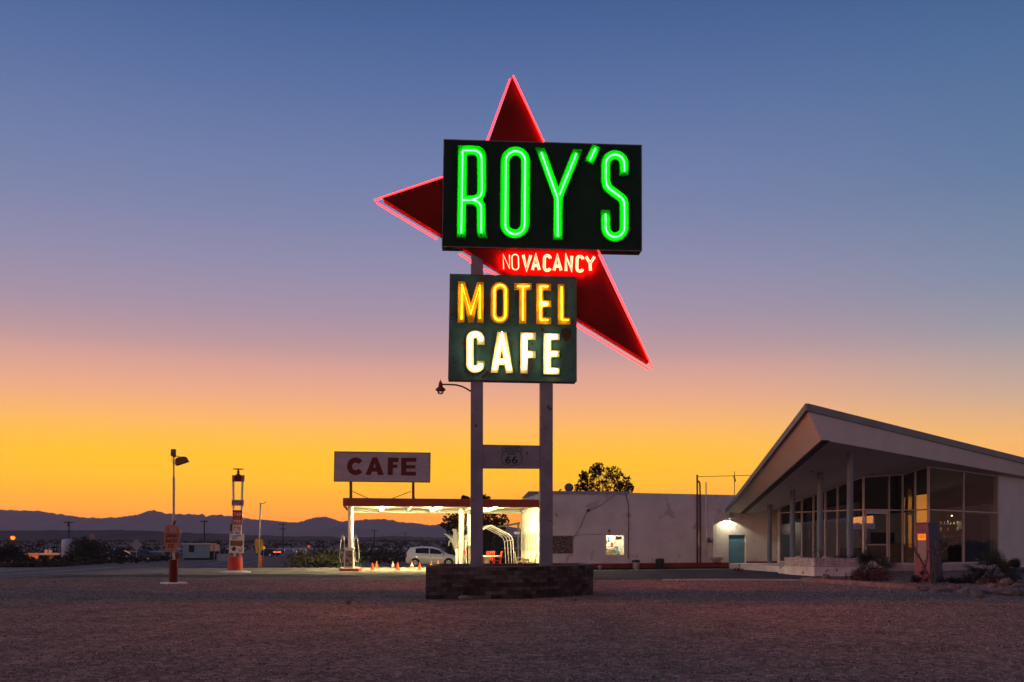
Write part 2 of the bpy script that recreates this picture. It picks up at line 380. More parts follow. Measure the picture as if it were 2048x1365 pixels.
# ------------------------------------------------------------------ ground
KN = [(-30,0),(0,0),(8,0),(20,0),(30,0),(45,0),(60,0),(66,-.12),(75,-.36),(88,-.6),(100,-.78),(125,-1.0),(150,-1.12),(200,-1.1),(300,-.72),(600,1.6),(1000,4.0),(2000,9),(4200,22)]
def gh(y):
    for (a, h0), (b, h1) in zip(KN, KN[1:]):
        if y <= b: return h0+(h1-h0)*(y-a)/(b-a)
    return KN[-1][1]
mb = MB(); xs = [-3200,-900,-300,-100,-40,-15,0,15,40,100,300,900,3200]
gv = [(x, y, h) for y, h in KN[:16] for x in xs]
nx = len(xs); gf = [(j*nx+i, j*nx+i+1, (j+1)*nx+i+1, (j+1)*nx+i) for j in range(15) for i in range(nx-1)]
MB().add(gv, gf).build('ground', m_gravel, kind='structure')
gv = [(x, y, h) for y, h in KN[15:] for x in xs]
MB().add(gv, [(j*nx+i, j*nx+i+1, (j+1)*nx+i+1, (j+1)*nx+i) for j in range(3) for i in range(nx-1)]).build('desert_plain', m_plain, kind='structure')
def sheet(poly_rows, lift, name, mat, **k):
    """rows of (y, xa, xb) following the terrain"""
    mb = MB(); vs = []
    ys = sorted(set([r[0] for r in poly_rows]+[a for a, _ in KN if poly_rows[0][0] < a < poly_rows[-1][0]]))
    for y in ys:
        for r0, r1 in zip(poly_rows, poly_rows[1:]):
            if r0[0] <= y <= r1[0]:
                t = (y-r0[0])/(r1[0]-r0[0]); xa = r0[1]+(r1[1]-r0[1])*t; xb = r0[2]+(r1[2]-r0[2])*t; break
        nx = 6
        for i in range(nx): vs.append((xa+(xb-xa)*i/(nx-1), y, gh(y)+lift))
    fs = [(j*6+i, j*6+i+1, (j+1)*6+i+1, (j+1)*6+i) for j in range(len(ys)-1) for i in range(5)]
    return mb.add(vs, fs).build(name, mat, **k)
def ragged(name, mat, x0, x1, yf, yb, lift, step=.45, nr=9):
    vs = []; n = int((x1-x0)/step)+1
    for i in range(n):
        x = x0+(x1-x0)*i/(n-1); a = yf(x)+noise.noise(Vector((x*.55, 3.3, 0)))*1.1+noise.noise(Vector((x*2.1, 7.3, 0)))*.5; b = max(a+.3, yb(x))
        for r in range(nr): y = a+(b-a)*r/(nr-1); vs.append((x, y, gh(y)+lift))
    return MB().add(vs, [(i*nr+r, (i+1)*nr+r, (i+1)*nr+r+1, i*nr+r+1) for i in range(n-1) for r in range(nr-1)]).build(name, mat, kind='structure')
ragged('concrete_apron', m_apron, -31, 1.5, lambda x: 46.2 if x < -4 else 46.2+(x+4)*.55, lambda x: 57.5+max(0, min(2.4, (x+16)*.3)), .009)
ragged('forecourt', m_asphalt, -21, 14.2, lambda x: 42.6 if x < -2 else max(39.9, 42.6-(x+2)*.45), lambda x: 78, .005, nr=24)
sheet([(52.0,2.2,5.5),(52.8,2.0,7.6),(53.6,4.4,9.5),(54.6,7.5,11.6),(55.6,10.5,12.8)], .0105, 'concrete_walk', m_apron, kind='structure')
road = [(14,-34,-25),(30,-30.5,-23.5),(46,-27.0,-21.6),(60,-28.2,-21.2),(75,-30.8,-23.0),(100,-36,-28.2),(136,-43.6,-36.0),(180,-49,-42.5),(233,-55,-49.5),(300,-63,-58)]
sheet(road, .017, 'road', m_road, kind='structure')
def strip(f, w, name):
    sheet([(y, a+(b-a)*f-w/2, a+(b-a)*f+w/2) for y, a, b in road[:9]], .023, name, m_line, kind='structure')
strip(.06, .14, 'edge_line'); strip(.5, .16, 'centre_line'); strip(.94, .14, 'edge_line')
# pale far track crossing the plain
MB().add([(-140,284,gh(284)+.05),(60,296,gh(296)+.05),(60,299,gh(299)+.35),(-140,287,gh(287)+.35)], [(0,1,2,3)]).build('far_track', M('pale_track', (.55,.42,.38), .9), kind='structure')

# ------------------------------------------------------------------ hills
def ridge(name, mat, d, pts, base_z, seed, amp, depth):
    px = []; 
    for (x0, y0), (x1, y1) in zip(pts, pts[1:]):
        n = max(1, int((x1-x0)/2.5))
        for i in range(n):
            t = i/n; px.append((x0+(x1-x0)*t, y0+(y1-y0)*t+noise.noise(Vector(((x0+(x1-x0)*t)*.11, seed, 0)))*amp+noise.noise(Vector(((x0+(x1-x0)*t)*.43, seed, 5)))*amp*.7))
    px.append(pts[-1]); n = len(px); rows_ = 9; vs = []
    for r in range(rows_):
        t = r/(rows_-1); 
        for i, (x, y) in enumerate(px):
            dd = d-depth*(1-t); top = EYE+(HY-y)*d/F
            spur = noise.noise(Vector((x*.03, t*2.2, seed)))*.6+noise.noise(Vector((x*.09, t*5, seed+3)))*.3
            z = base_z+(top-base_z)*(t**1.25)*(1+(spur*.35*(4*t*(1-t))))
            vs.append(((x-CX)*d/F, dd+spur*depth*.1*(1-t), z))
    top_i = (rows_-1)*n
    for i, (x, y) in enumerate(px): vs.append(((x-CX)*d/F, d+depth*.6, base_z))
    fs = [(r*n+i, r*n+i+1, (r+1)*n+i+1, (r+1)*n+i) for r in range(rows_) for i in range(n-1)]
    return MB().add(vs, fs).build(name, mat, smooth=True, kind='structure')
far = [(-900,1040),(-500,1030),(-200,1016),(0,1020),(40,1021.5),(78,1022.5),(92,1025),(110,1027.5),(150,1033),(180,1037),(220,1036),(245,1034),(265,1032),(285,1027),(300,1022),(308,1020.5),(318,1024),(335,1028),(365,1028.5),(405,1029.5),(412,1033),(425,1030),(445,1031),(475,1034),(500,1038.5),(540,1041),(560,1043),(588,1045.5),(606,1043),(625,1036),(645,1034),(660,1036),(680,1043),(700,1042),(715,1041),(735,1039.5),(752,1038.5),(772,1039),(790,1042),(800,1045),(830,1046),(850,1050),(868,1050.5),(880,1048.5),(905,1049),(940,1054),(1000,1052),(1050,1058),(1100,1050),(1300,1040),(1700,1048),(2300,1030),(3000,1040)]
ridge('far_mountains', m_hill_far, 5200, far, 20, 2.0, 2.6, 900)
mid = [(-600,1062),(-100,1058),(150,1060),(420,1066),(560,1062),(640,1058),(690,1053),(730,1058),(770,1066),(810,1060),(850,1054),(900,1057),(960,1062),(1100,1058),(1500,1060),(2400,1050)]
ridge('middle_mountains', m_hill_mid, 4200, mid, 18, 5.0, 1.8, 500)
near = [(-900,1056),(-300,1062),(0,1062),(40,1062.5),(72,1062),(95,1063),(113,1060.5),(122,1062),(180,1062),(210,1061),(290,1062),(312,1062.5),(328,1066),(345,1068.5),(400,1067.5),(450,1069),(520,1071.5),(560,1073),(600,1074.5),(612,1073),(640,1074),(650,1073.5),(670,1076),(740,1075),(800,1073),(850,1075),(900,1077),(1000,1075),(1200,1072),(1600,1072),(2600,1066)]
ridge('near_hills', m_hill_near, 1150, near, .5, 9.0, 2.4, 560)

# ------------------------------------------------------------------ the neon sign
TH = radians(3.94); SN = Vector((sin(TH), -cos(TH), 0)); SU = Vector((cos(TH), sin(TH), 0))
SP = Plane((-1.0, 27.75, 0), SN)
def cA(x, y): return (860+x/4.655, 270+y/4.655)
def cB(x, y): return (860+x/4.452, 480+y/4.452)
def mpA(x, y, off=0.0): return SP.at(*cA(x, y), off)
def mpB(x, y, off=0.0): return SP.at(*cB(x, y), off)
def mpP(x, y, off=0.0): return SP.at(x, y, off)
sign = thing('motel_sign', 'tall neon motel sign with red star, black and teal boxes on two square posts', 'sign', (0, 27.5, 0))
def pxbox(c4, f, b): # px corners TL TR BR BL
    fr = [SP.at(*c, f) for c in c4]; bk = [p-SN*(f-b) for p in fr]
    return [fr[3], fr[2], bk[2], bk[3], fr[0], fr[1], bk[1], bk[0]]
for xa, xb in ((941.5, 966), (1081, 1106)):
    yt = 500 if xa < 1000 else 600
    c = pxbox([(xa+1, yt), (xb+.5, yt), (xb, 1130), (xa, 1130)], -.075, -.43)
    for i in range(4): c[i] = Vector((c[i].x, c[i].y, .62))
    mb = MB(); mb.hexa(c); o = mb.build('post', m_post, sign)
# crossbar with the route shield
cb = MB().hexa(pxbox([(966.3, 889), (1080.7, 891), (1080.7, 936), (966.3, 935.5)], -.085, -.42)).build('crossbar', m_post, sign)
def cS(x, y): return (840+x/5.25, 740+y/5.25)
def mpS(x, y, off=0.0): return SP.at(*cS(x, y), off)
sh = [(900,790),(962,797),(1028,790),(1052,812),(1070,832),(1056,855),(1060,880),(1076,925),(1066,965),(1040,990),(1000,998),(964,1009),(928,998),(888,990),(864,965),(853,925),(868,880),(872,855),(858,830),(878,812)]
mb = MB(); loops_mesh(mb, ribbon(sh, 4.5, True), mpS, -.076, -.084); loops_mesh(mb, ribbon([(872,855),(1056,855)], 4), mpS, -.076, -.084)
put_text(mb, 'ROUTE', 893, 812, 1036, 844, mpS, -.076); put_text(mb, 'US', 928, 868, 1000, 888, mpS, -.076, .02); put_text(mb, '66', 896, 902, 1028, 984, mpS, -.076, .015)
mb.build('route_shield', m_black, cb)
# star
ST = [(1024.5,154), (1299,724), (766,395.5), (962,330)]
star = MB(); loops_mesh(star, [ST], mpP, -.06, -.44); starO = star.build('star_panel', m_starred, sign, recalc=True)
def tubes(parent, mat, paths, mp, off, r, n=6, closed=False, name='neon_tube'):
    mb = MB()
    for p in paths: mb.tube([mp(x, y, off) for x, y in p], r, n, closed=closed)
    return mb.build(name, mat, parent, smooth=True)
tubes(starO, m_tred, [[(1026.5,151),(1087,283)]], mpP, -.02, .020)
tubes(starO, m_tred, [[(1196,500),(1306,737)]], mpP, -.02, .020)
tubes(starO, m_tred, [[(1021.5,150),(974,277)]], mpP, -.26, .020)
tubes(starO, m_tred, [[(748.5,398.5),(885,352)]], mpP, -.10, .020)
tubes(starO, m_tred, [[(753,399.5),(873,472)]], mpP, -.30, .020)
tubes(starO, m_tred, [[(919.5,502),(942,516),(941,518),(946,521)]], mpP, -.30, .020); tubes(starO, m_tred, [[(968,533),(973,537),(976,535),(1003,551)]], mpP, -.30, .020)
tubes(starO, m_tred, [[(1154,645.5),(1303,736.5)]], mpP, -.30, .020)
# star edge trim
mb = MB(); loops_mesh(mb, ribbon(ST, 1.6, True), mpP, -.045, -.058); mb.build('edge_trim', m_starred, starO)
for p in (ST[0], ST[1], ST[2]):
    pass
# black name box
NB = [(888,279.5),(1283,291),(1283.3,502.5),(884.3,493.5)]
nameb = MB().hexa(pxbox(NB, 0, -.42)).build('name_panel', m_box, sign)
mb = MB(); loops_mesh(mb, ribbon(NB, 1.6, True), mpP, .006, .0); mb.build('edge_trim', m_boxedge, nameb)
def letter(parent, mp, outlines, face_mat, tube_mat, tpaths, closed_t=False, r=.02, proud=.05, rimh=.095, rimw=.012, rim=True, toff=None, tclosed=None):
    mb = MB(); loops_mesh(mb, outlines, mp, proud, .002)
    o = mb.build('letter', face_mat, parent, recalc=True)
    if rim:
        mb = MB()
        for l in outlines: loops_mesh(mb, ribbon(l, rim, True), mp, rimh, proud+.002)
        mb.build('rim', face_mat, o)
    mb = MB()
    for i, p in enumerate(tpaths):
        cl = tclosed and i in tclosed
        mb.tube([mp(x, y, toff or .105) for x, y in p], r, 6, closed=bool(cl))
    mb.build('neon_tube', tube_mat, o, smooth=True)
    return o
# R O Y ' S
R_out = [(262,113),(400,113)]+arc(420,215,102,-90,0,8,102)[1:]+[(522,510)]+[(519,545),(508,580),(488,617),(505,642),(514,668),(517,700),(517,905),(522,935),(537,967),(462,967),(444,948),(437,925),(435,720)]+arc(385,705,50,0,-90,6)[1:]+[(335,655),(333,962),(250,962),(256,540)]
R_hole = [(345,197),(395,197)]+arc(398,237,40,-90,0,6)[1:]+[(440,530)]+arc(402,540,38,0,90,6)+[(341,578)]
RT = [[(303,165),(290,925)], [(303,158),(395,158)]+arc(400,238,80,-88,0,8)+[(481,515)]+arc(415,540,66,0,75,6)+[(400,617),(305,620)], [(400,620)]+arc(405,695,70,-75,0,6)+[(476,920)]]
letter(nameb, mpA, [R_out, R_hole], m_lgreen, m_tgreen, RT, rim=4, r=.023)
letter(nameb, mpA, [capsule(657,931,123,972,-7), capsule(738,848,203,892,-5)], m_lgreen, m_tgreen, [capsule(705,884,165,936,-7)], rim=4, r=.023, tclosed=[0])
Y_out = [(982,133),(1065,137),(1192,495),(1328,147),(1414,150),(1232,600),(1228,982),(1145,980),(1150,602)]
letter(nameb, mpA, [Y_out], m_lgreen, m_tgreen, [[(1033,180),(1184,600),(1186,955)], [(1357,190),(1202,570)]], rim=4, r=.023)
letter(nameb, mpA, [[(1512,100),(1583,132),(1515,283),(1440,246)]], m_lgreen, m_tgreen, [[(1537,140),(1484,245)]], rim=4, r=.023)
S_path = [(1802,385),(1802,285)]+arc(1717,283,85,0,-180,16)[1:]+[(1631,440),(1640,480),(1662,512),(1778,600),(1796,625),(1802,655),(1803,872)]+arc(1717,875,86,0,180,16)+[(1630,712)]
S_t = [(1802,350),(1802,285)]+arc(1717,283,85,0,-180,16)[1:]+[(1631,440),(1640,480),(1662,512),(1778,600),(1796,625),(1802,655),(1803,872)]+arc(1717,875,86,0,180,16)+[(1630,750)]
letter(nameb, mpA, ribbon(S_path, 82), m_lgreen, m_tgreen, [S_t], rim=4, r=.023)
# NO VACANCY on the star face
def vac(paths, dbl=7.5, r=.017, tclosed=False):
    rv = [[(2*1060-x, y) for x, y in p] for p in paths]; mb = MB()  # mirrored rear copy, unseen, added for its red light on the ground
    for p in rv:
        for w in ((dbl, -dbl) if dbl else (0,)): mb.tube([mpB(x, y, -.52) for x, y in (offset_path(p, w, False) if w else p)], r, 5)
    mb.build('vacancy_letter', m_tvac, starO, smooth=True)
    mb = MB()
    for p in paths:
        if dbl:
            for w in (dbl, -dbl): mb.tube([mpB(x, y, .02) for x, y in offset_path(p, w, False)], r, 5)
        else: mb.tube([mpB(x, y, .02) for x, y in p], r, 5, closed=tclosed)
    return mb.build('vacancy_letter', m_tvac, starO, smooth=True)
vac([[(655,262),(651,134),(709,258),(707,136)]], 0, .015)
vac([capsule(728,786,132,268,4)], 0, .015, True)
vac([[(829,138),(860,266),(896,140)]]); vac([[(912,270),(942,142),(972,270)],[(925,230),(962,232)]])
Cv = lambda cx: [(cx+26,168)]+arc(cx, 168, 26, -15, -165, 8)+[(cx-27,245)]+arc(cx, 248, 26, 165, 20, 8)
vac([Cv(1044)]); vac([[(1103,274),(1134,145),(1165,274)],[(1117,236),(1155,238)]])
vac([[(1210,278),(1212,145),(1258,270),(1262,147)]]); vac([[(x+290,y+7) for x, y in Cv(1044)]])
vac([[(1388,152),(1425,212),(1463,154)],[(1424,212),(1428,276)]])
# added spots beside the lettering, throwing extra red light onto the lot
for off_, yy in ((.26, -1), (-.76, 1)):
    for ax_, hf, en in (((0, 1, -1.1), 41, 800), ((-.85, .9, -.7), 39, 2000), ((.85, .9, -.7), 39, 2000)):
        nl = bpy.data.lights.new('neon_fill_spot', 'SPOT'); nl.energy = en; nl.color = (1, .22, .08); nl.spot_size = radians(hf*2); nl.spot_blend = .7; nl.shadow_soft_size = .03
        no = bpy.data.objects.new('neon_fill_spot', nl); COL.objects.link(no); no.location = mpB(1060+ax_[0]*220, 205, off_); no.rotation_euler = Vector((ax_[0], ax_[1]*yy, ax_[2])).to_track_quat('-Z', 'Y').to_euler()
# teal box
MBX = [(900.5,549),(1152.5,555),(1152.7,763.5),(897,759)]
motel = MB().hexa(pxbox(MBX, 0, -.45)).build('motel_panel', m_teal, sign)
mb = MB(); loops_mesh(mb, ribbon(MBX, 1.8, True), mpP, .007, .0); mb.build('edge_trim', M('patina_edge', (.14,.10,.07), .7, (.05,.06,.05), 5), motel)
Mo = [(250,378),(310,378),(364,575),(420,382),(478,383),(475,740),(422,740),(426,545),(386,738),(342,738),(304,545),(305,738),(248,738)]
letter(motel, mpB, [Mo], m_lyellow, m_tyellow, [[(280,715),(285,405),(362,668),(442,412),(441,708)]], rim=3, r=.014, proud=.03, rimh=.06, toff=.10)
letter(motel, mpB, [capsule(541,700,385,748,-3), capsule(594,650,443,692,-2)], m_lyellow, m_tyellow, [capsule(573,674,407,720,-3)], rim=3, r=.014, proud=.03, rimh=.06, toff=.06, tclosed=[0])
letter(motel, mpB, [[(750,392),(902,394),(902,450),(855,450),(854,748),(793,748),(795,450),(750,449)]], m_lyellow, m_tyellow, [[(778,420),(882,421)],[(825,428),(824,722)]], rim=3, r=.014, proud=.03, rimh=.06, toff=.10)
Eo = [(946,397),(1075,399),(1075,456),(1004,455),(1004,547),(1075,549),(1075,604),(1004,603),(1003,697),(1075,699),(1075,754),(946,752)]
letter(motel, mpB, [Eo], m_lyellow, m_tyellow, [[(1048,424),(980,423),(980,703),(984,720),(1048,721)]], rim=3, r=.014, proud=.03, rimh=.06, toff=.10)
tubes(motel, EM('neon_yellow_hot', (1,.62,.06), 30), [[(984,560),(1046,574)],[(1046,577),(984,592)]], mpB, .06, .02)
letter(motel, mpB, [[(1138,400),(1192,401),(1191,700),(1248,702),(1248,758),(1136,756)]], m_lyellow, m_tyellow, [[(1168,425),(1170,718),(1228,722)]], rim=3, r=.014, proud=.03, rimh=.06, toff=.10)
Cp = [(451,937)]+[(451,893)]+arc(403,866,48,0,-180,12,ry=22)[1:]+[(356,1110)]+arc(403,1133,48,180,0,12,ry=22)+[(451,1085)]
Cp = [(451,937),(451,890)]+arc(403,885,48,0,-180,12,ry=40)[1:]+[(355,1110)]+arc(403,1115,48,180,0,12,ry=40)+[(451,1085)]
def dbl(p, w): return [offset_path(p, w, False), offset_path(p, -w, False)]
letter(motel, mpB, ribbon(Cp, 62), m_lcream, m_twhite, dbl([(451,905)]+Cp[1:-1]+[(451,1110)], 8), rim=3, r=.021, proud=.03, rimh=.06, toff=.11)
letter(motel, mpB, [[(600,828),(678,828),(738,1190),(677,1190),(665,1118),(614,1116),(603,1187),(540,1187)], [(638,975),(653,1062),(624,1062)]], m_lcream, m_twhite,
       dbl([(572,1160),(638,850),(708,1165)], 9)+dbl([(610,1085),(672,1087)], 8), rim=3, r=.021, proud=.03, rimh=.06, toff=.11)
letter(motel, mpB, [[(806,830),(940,832),(940,892),(868,891),(868,993),(938,995),(938,1055),(868,1054),(866,1195),(805,1193)]], m_lcream, m_twhite,
       dbl([(836,1160),(838,862),(905,862)], 9)+dbl([(838,1024),(905,1025)], 8), rim=3, r=.021, proud=.03, rimh=.06, toff=.11)
letter(motel, mpB, [[(1012,838),(1150,840),(1150,895),(1076,894),(1075,991),(1148,993),(1148,1047),(1075,1046),(1075,1143),(1150,1145),(1149,1200),(1010,1198)]], m_lcream, m_twhite,
       dbl([(1128,868),(1044,868),(1042,1170),(1132,1171)], 9)+dbl([(1044,1019),(1125,1020)], 8), rim=3, r=.021, proud=.03, rimh=.06, toff=.11)
# rust patch, rivets, seams on the teal box
m_rp = M('rust', (.07,.035,.012), .8, (.03,.02,.012), 4); m_chip = M('chip_dark', (.015,.014,.012), .8)
for lp_ in ([(1172,800),(1200,788),(1252,792),(1262,830),(1252,868),(1222,908),(1200,905),(1180,862),(1170,830)], [(985,792),(1012,788),(1016,812),(990,818)], [(462,1215),(500,1165),(524,1170),(505,1205),(480,1232),(460,1232)], [(896,1085),(922,1080),(928,1110),(912,1160),(896,1150)]):
    mb = MB(); loops_mesh(mb, [lp_], mpB, .005, .001); mb.build('rust_patch', m_rp, motel, recalc=True)
random.seed(12)
for i in range(40):
    x = random.choice([random.uniform(185,300), random.uniform(1090,1290), random.uniform(300,1100)]); y = random.uniform(340,1240)
    if any(a < x < b and 380 < y < 750 for a, b in ((245,480),(538,702),(748,904),(944,1077),(1134,1250))): continue
    if any(a < x < b and 812 < y < 1202 for a, b in ((322,484),(538,740),(803,942),(1008,1152))): continue
    if 1160 < x < 1275 and 775 < y < 925: continue
    r_ = random.uniform(2, 7); pts = [(x+r_*random.uniform(.5,1.3)*cos(a), y+r_*random.uniform(.6,2)*sin(a)) for a in [k*2*pi/7 for k in range(7)]]
    mb = MB(); loops_mesh(mb, [pts], mpB, .004, .001); mb.build('paint_chip', m_chip, motel, recalc=True)
for a, b in ((1095,272),(1235,276),(1365,282)):
    mb = MB(); mb.tube([mpB(a, b, .0), mpB(a+20, b+6, .0), mpB(a+48, b+4, .0)], .006, 4); mb.build('cable', m_black, starO)
for pts in ([(360,170),(385,172)], [(785,178),(830,180)], [(735,930),(825,935)], [(1776,622),(1784,632)]):
    mb = MB(); mb.tube([mpA(x, y, .105) for x, y in pts], .010, 5); mb.build('electrode', m_black, nameb)
for a, b in ((1033,180),(1357,190),(291,925),(476,922),(1186,955),(1630,745),(1802,352)):
    mb = MB(); mb.tube([mpA(a, b, .06), mpA(a, b+12, .09)], .013, 5); mb.build('electrode', m_black, nameb)
for a, b in ((292,962),(470,968),(1186,985),(1478,270)):
    mb = MB(); mb.tube([mpA(a, b+6, .0), mpA(a-2, b+34, .004)], .008, 5); mb.build('lead_wire', m_black, nameb)
# lantern on the left post
lan = thing('wall_lantern', 'small dark red lantern on a curved arm from the left sign post', 'lantern', tuple(SP.at(881, 774, -.2)))
o_ = -.2
mb = MB(); mb.tube([mpP(884,767,o_), mpP(898,767.2,o_), mpP(912,768,o_), mpP(924,771,o_), mpP(934,776,o_), mpP(942,781,o_)], .024, 8); mb.build('arm', m_rust, lan, smooth=True)
c = SP.at(881, 790, o_); kk = 27.4/F
m_lred = M('lantern_red', (.16,.02,.03), .5)
mb = MB(); mb.lathe(c, [(.10,(790-779)*kk),(.145,(790-779.4)*kk),(.15,(790-777)*kk),(.12,(790-774.5)*kk),(.07,(790-772)*kk),(.055,(790-765)*kk),(.035,(790-761)*kk),(.012,(790-760)*kk),(.014,(790-757.5)*kk),(.004,(790-757)*kk)], 8); mb.build('lamp_shade', m_lred, lan)
mb = MB(); mb.lathe(c, [(.06,(790-785.8)*kk),(.095,(790-779)*kk)], 8); mb.build('pane', GLASS('lantern_glass', (.95,.85,.8), .05), lan)
mb = MB()
for j in range(6):
    a = 2*pi*j/6; mb.tube([c+Vector((.062*cos(a), .062*sin(a), (790-786)*kk)), c+Vector((.1*cos(a), .1*sin(a), (790-779)*kk))], .008, 4)
mb.lathe(c, [(.055,(790-786.6)*kk),(.066,(790-786.5)*kk),(.066,(790-785.6)*kk),(.05,(790-785.5)*kk)], 8); mb.build('cage', m_lred, lan)

# ------------------------------------------------------------------ brick planter under the sign
def brick_mat(name, c1, c2, mortar, sx, sy, u, bump=.5, offset=.5):
    """brick pattern on vertical walls: u = horizontal unit direction"""
    m = bpy.data.materials.new(name); m.use_nodes = True; t = m.node_tree; b = t.nodes['Principled BSDF']; b.inputs['Roughness'].default_value = .85
    b.inputs['Specular IOR Level'].default_value = .15
    tcn = t.nodes.new('ShaderNodeTexCoord'); d = t.nodes.new('ShaderNodeVectorMath'); d.operation = 'DOT_PRODUCT'; d.inputs[1].default_value = (*u, 0)
    t.links.new(tcn.outputs['Object'], d.inputs[0]); sp = t.nodes.new('ShaderNodeSeparateXYZ'); t.links.new(tcn.outputs['Object'], sp.inputs[0])
    cmb = t.nodes.new('ShaderNodeCombineXYZ'); t.links.new(d.outputs['Value'], cmb.inputs[0]); t.links.new(sp.outputs['Z'], cmb.inputs[1])
    br = t.nodes.new('ShaderNodeTexBrick'); br.inputs['Color1'].default_value = (*c1,1); br.inputs['Color2'].default_value = (*c2,1); br.inputs['Mortar'].default_value = (*mortar,1)
    br.inputs['Scale'].default_value = 1; br.inputs['Brick Width'].default_value = sx; br.inputs['Row Height'].default_value = sy; br.inputs['Mortar Size'].default_value = .004
    br.inputs['Bias'].default_value = 0; br.offset = offset; t.links.new(cmb.outputs[0], br.inputs['Vector'])
    nz = t.nodes.new('ShaderNodeTexNoise'); nz.inputs['Scale'].default_value = 6; nz.inputs['Detail'].default_value = 6; t.links.new(tcn.outputs['Object'], nz.inputs['Vector'])
    mr = t.nodes.new('ShaderNodeMapRange'); mr.inputs[1].default_value = .3; mr.inputs[2].default_value = .7; mr.inputs[3].default_value = .6; mr.inputs[4].default_value = 1.2; t.links.new(nz.outputs['Fac'], mr.inputs[0])
    x = t.nodes.new('ShaderNodeMix'); x.data_type = 'RGBA'; x.blend_type = 'MULTIPLY'; x.inputs[0].default_value = 1; t.links.new(br.outputs['Color'], x.inputs[6]); t.links.new(mr.outputs[0], x.inputs[7]); t.links.new(x.outputs[2], b.inputs['Base Color'])
    bp = t.nodes.new('ShaderNodeBump'); bp.inputs['Strength'].default_value = bump; bp.inputs['Distance'].default_value = .02; bp.invert = True
    t.links.new(br.outputs['Fac'], bp.inputs['Height']); t.links.new(bp.outputs[0], b.inputs['Normal']); return m
pl = [(-2.39,26.35),(.52,26.75),(2.46,28.75),(2.3,30.6),(-2.3,29.3)]
planter = thing('brick_planter', 'low dark brick planter at the foot of the neon sign posts', 'planter', (0, 28, 0))
ptop = .885
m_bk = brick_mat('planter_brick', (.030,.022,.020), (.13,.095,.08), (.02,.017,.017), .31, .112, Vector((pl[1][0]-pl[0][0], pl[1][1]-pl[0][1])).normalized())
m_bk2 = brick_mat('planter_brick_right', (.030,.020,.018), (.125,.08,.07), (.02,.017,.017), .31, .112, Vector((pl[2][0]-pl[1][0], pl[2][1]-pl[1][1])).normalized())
inner = [(-2.2,26.55),(.45,26.93),(2.28,28.83),(2.12,30.35),(-2.12,29.1)]
def wallseg(a, b, ai, bi, z0, z1): 
    return MB().hexa([(a[0],a[1],z0),(b[0],b[1],z0),(bi[0],bi[1],z0),(ai[0],ai[1],z0),(a[0],a[1],z1),(b[0],b[1],z1),(bi[0],bi[1],z1),(ai[0],ai[1],z1)])
for i in range(5):
    j = (i+1) % 5
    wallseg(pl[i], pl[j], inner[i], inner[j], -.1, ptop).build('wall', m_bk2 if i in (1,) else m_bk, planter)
mb = MB()
for i in range(5):
    j = (i+1) % 5
    ex = lambda p, q: (p[0]+(p[0]-q[0])*.05, p[1]+(p[1]-q[1])*.02)
    mb.add(wallseg(pl[i], pl[j], inner[i], inner[j], ptop+.002, ptop+.035).v, wallseg(pl[i], pl[j], inner[i], inner[j], ptop+.002, ptop+.035).f)
mb.build('coping', M('coping_stone', (.20,.13,.12), .8, (.12,.08,.08), 3, bump=.3), planter)
MB().prism(inner, .60, .80).build('soil', m_gravel, planter)

# ------------------------------------------------------------------ cafe building
W0 = Vector((1.57, 53.5, 0)); W1 = Vector((16.4, 58.25, 0)); wu = (W1-W0).normalized(); wn = Vector((wu.y, -wu.x, 0)); WP = Plane(W0, wn)
def mpW(x, y, off=0.0): return WP.at(x, y, off)
cafe = thing('cafe_building', 'long white stucco cafe building with red base band and blue side door', 'building', tuple(W0))
def wz(s): return W0+wu*s
Lw = (W1-W0).length
# front wall as outline with openings (s along the wall, z)
WQ = Quad(W0+Vector((0,0,0)), wu, Vector((0,0,1)))
WQ.n = wn
def s_of(px): return (WP.at(px, 1084)-W0).dot(wu)
def z_of(px, py): return WP.at(px, py).z
wl = [(0,.0),(Lw,.0),(Lw,z_of(1500,991.5)),(s_of(1258),z_of(1258,986)),(s_of(1257),z_of(1257,984)),(0,z_of(1090,983.5))]
def rect(pxa, pya, pxb, pyb):
    sa, sb = s_of(pxa), s_of(pxb); za = z_of((pxa+pxb)/2, pya); zb = z_of((pxa+pxb)/2, pyb); return [(sa,zb),(sb,zb),(sb,za),(sa,za)]
lit = rect(1211,1070,1249,1111); drk = rect(1085,1071.5,1146.5,1108.5); dor = rect(1457.5,1070,1491.5,1136.3)
dor[0] = (dor[0][0], .1); dor[1] = (dor[1][0], .1)
mpQ = lambda x, y, off=0.0: WQ.at(x, y, off)
mb = MB(); loops_mesh(mb, [wl, lit, drk, dor], mpQ, 0, -.28); front = mb.build('wall', m_stucco, cafe, recalc=True)
# base band, and a near-black plinth standing in for the kerb shadow gap
bs = [(0, s_of(1457.5)-.01), (s_of(1491.5)+.01, Lw)]
mb = MB()
for a, b in bs:
    zt = .36 if a == 0 else .42
    loops_mesh(mb, [[(a,.10),(b,.10),(b,zt),(a,zt-.02)]], mpQ, .012, .0005)
mb.build('base_band', m_redband, cafe, recalc=True)
mb = MB(); loops_mesh(mb, [[(0,-.2),(s_of(1478),-.2),(s_of(1478),.098),(0,.098)]], mpQ, .10, .001); mb.build('plinth', M('plinth_shadow', (.03,.026,.026), .9), cafe, recalc=True)
mb = MB(); za = z_of(1150,984.2); loops_mesh(mb, [[(0,z_of(1090,988.5)),(s_of(1257),z_of(1257,989)),(s_of(1257),z_of(1257,983.2)),(0,z_of(1090,982.6))]], mpQ, .05, .001); mb.build('parapet_trim', m_parapet, cafe, recalc=True)
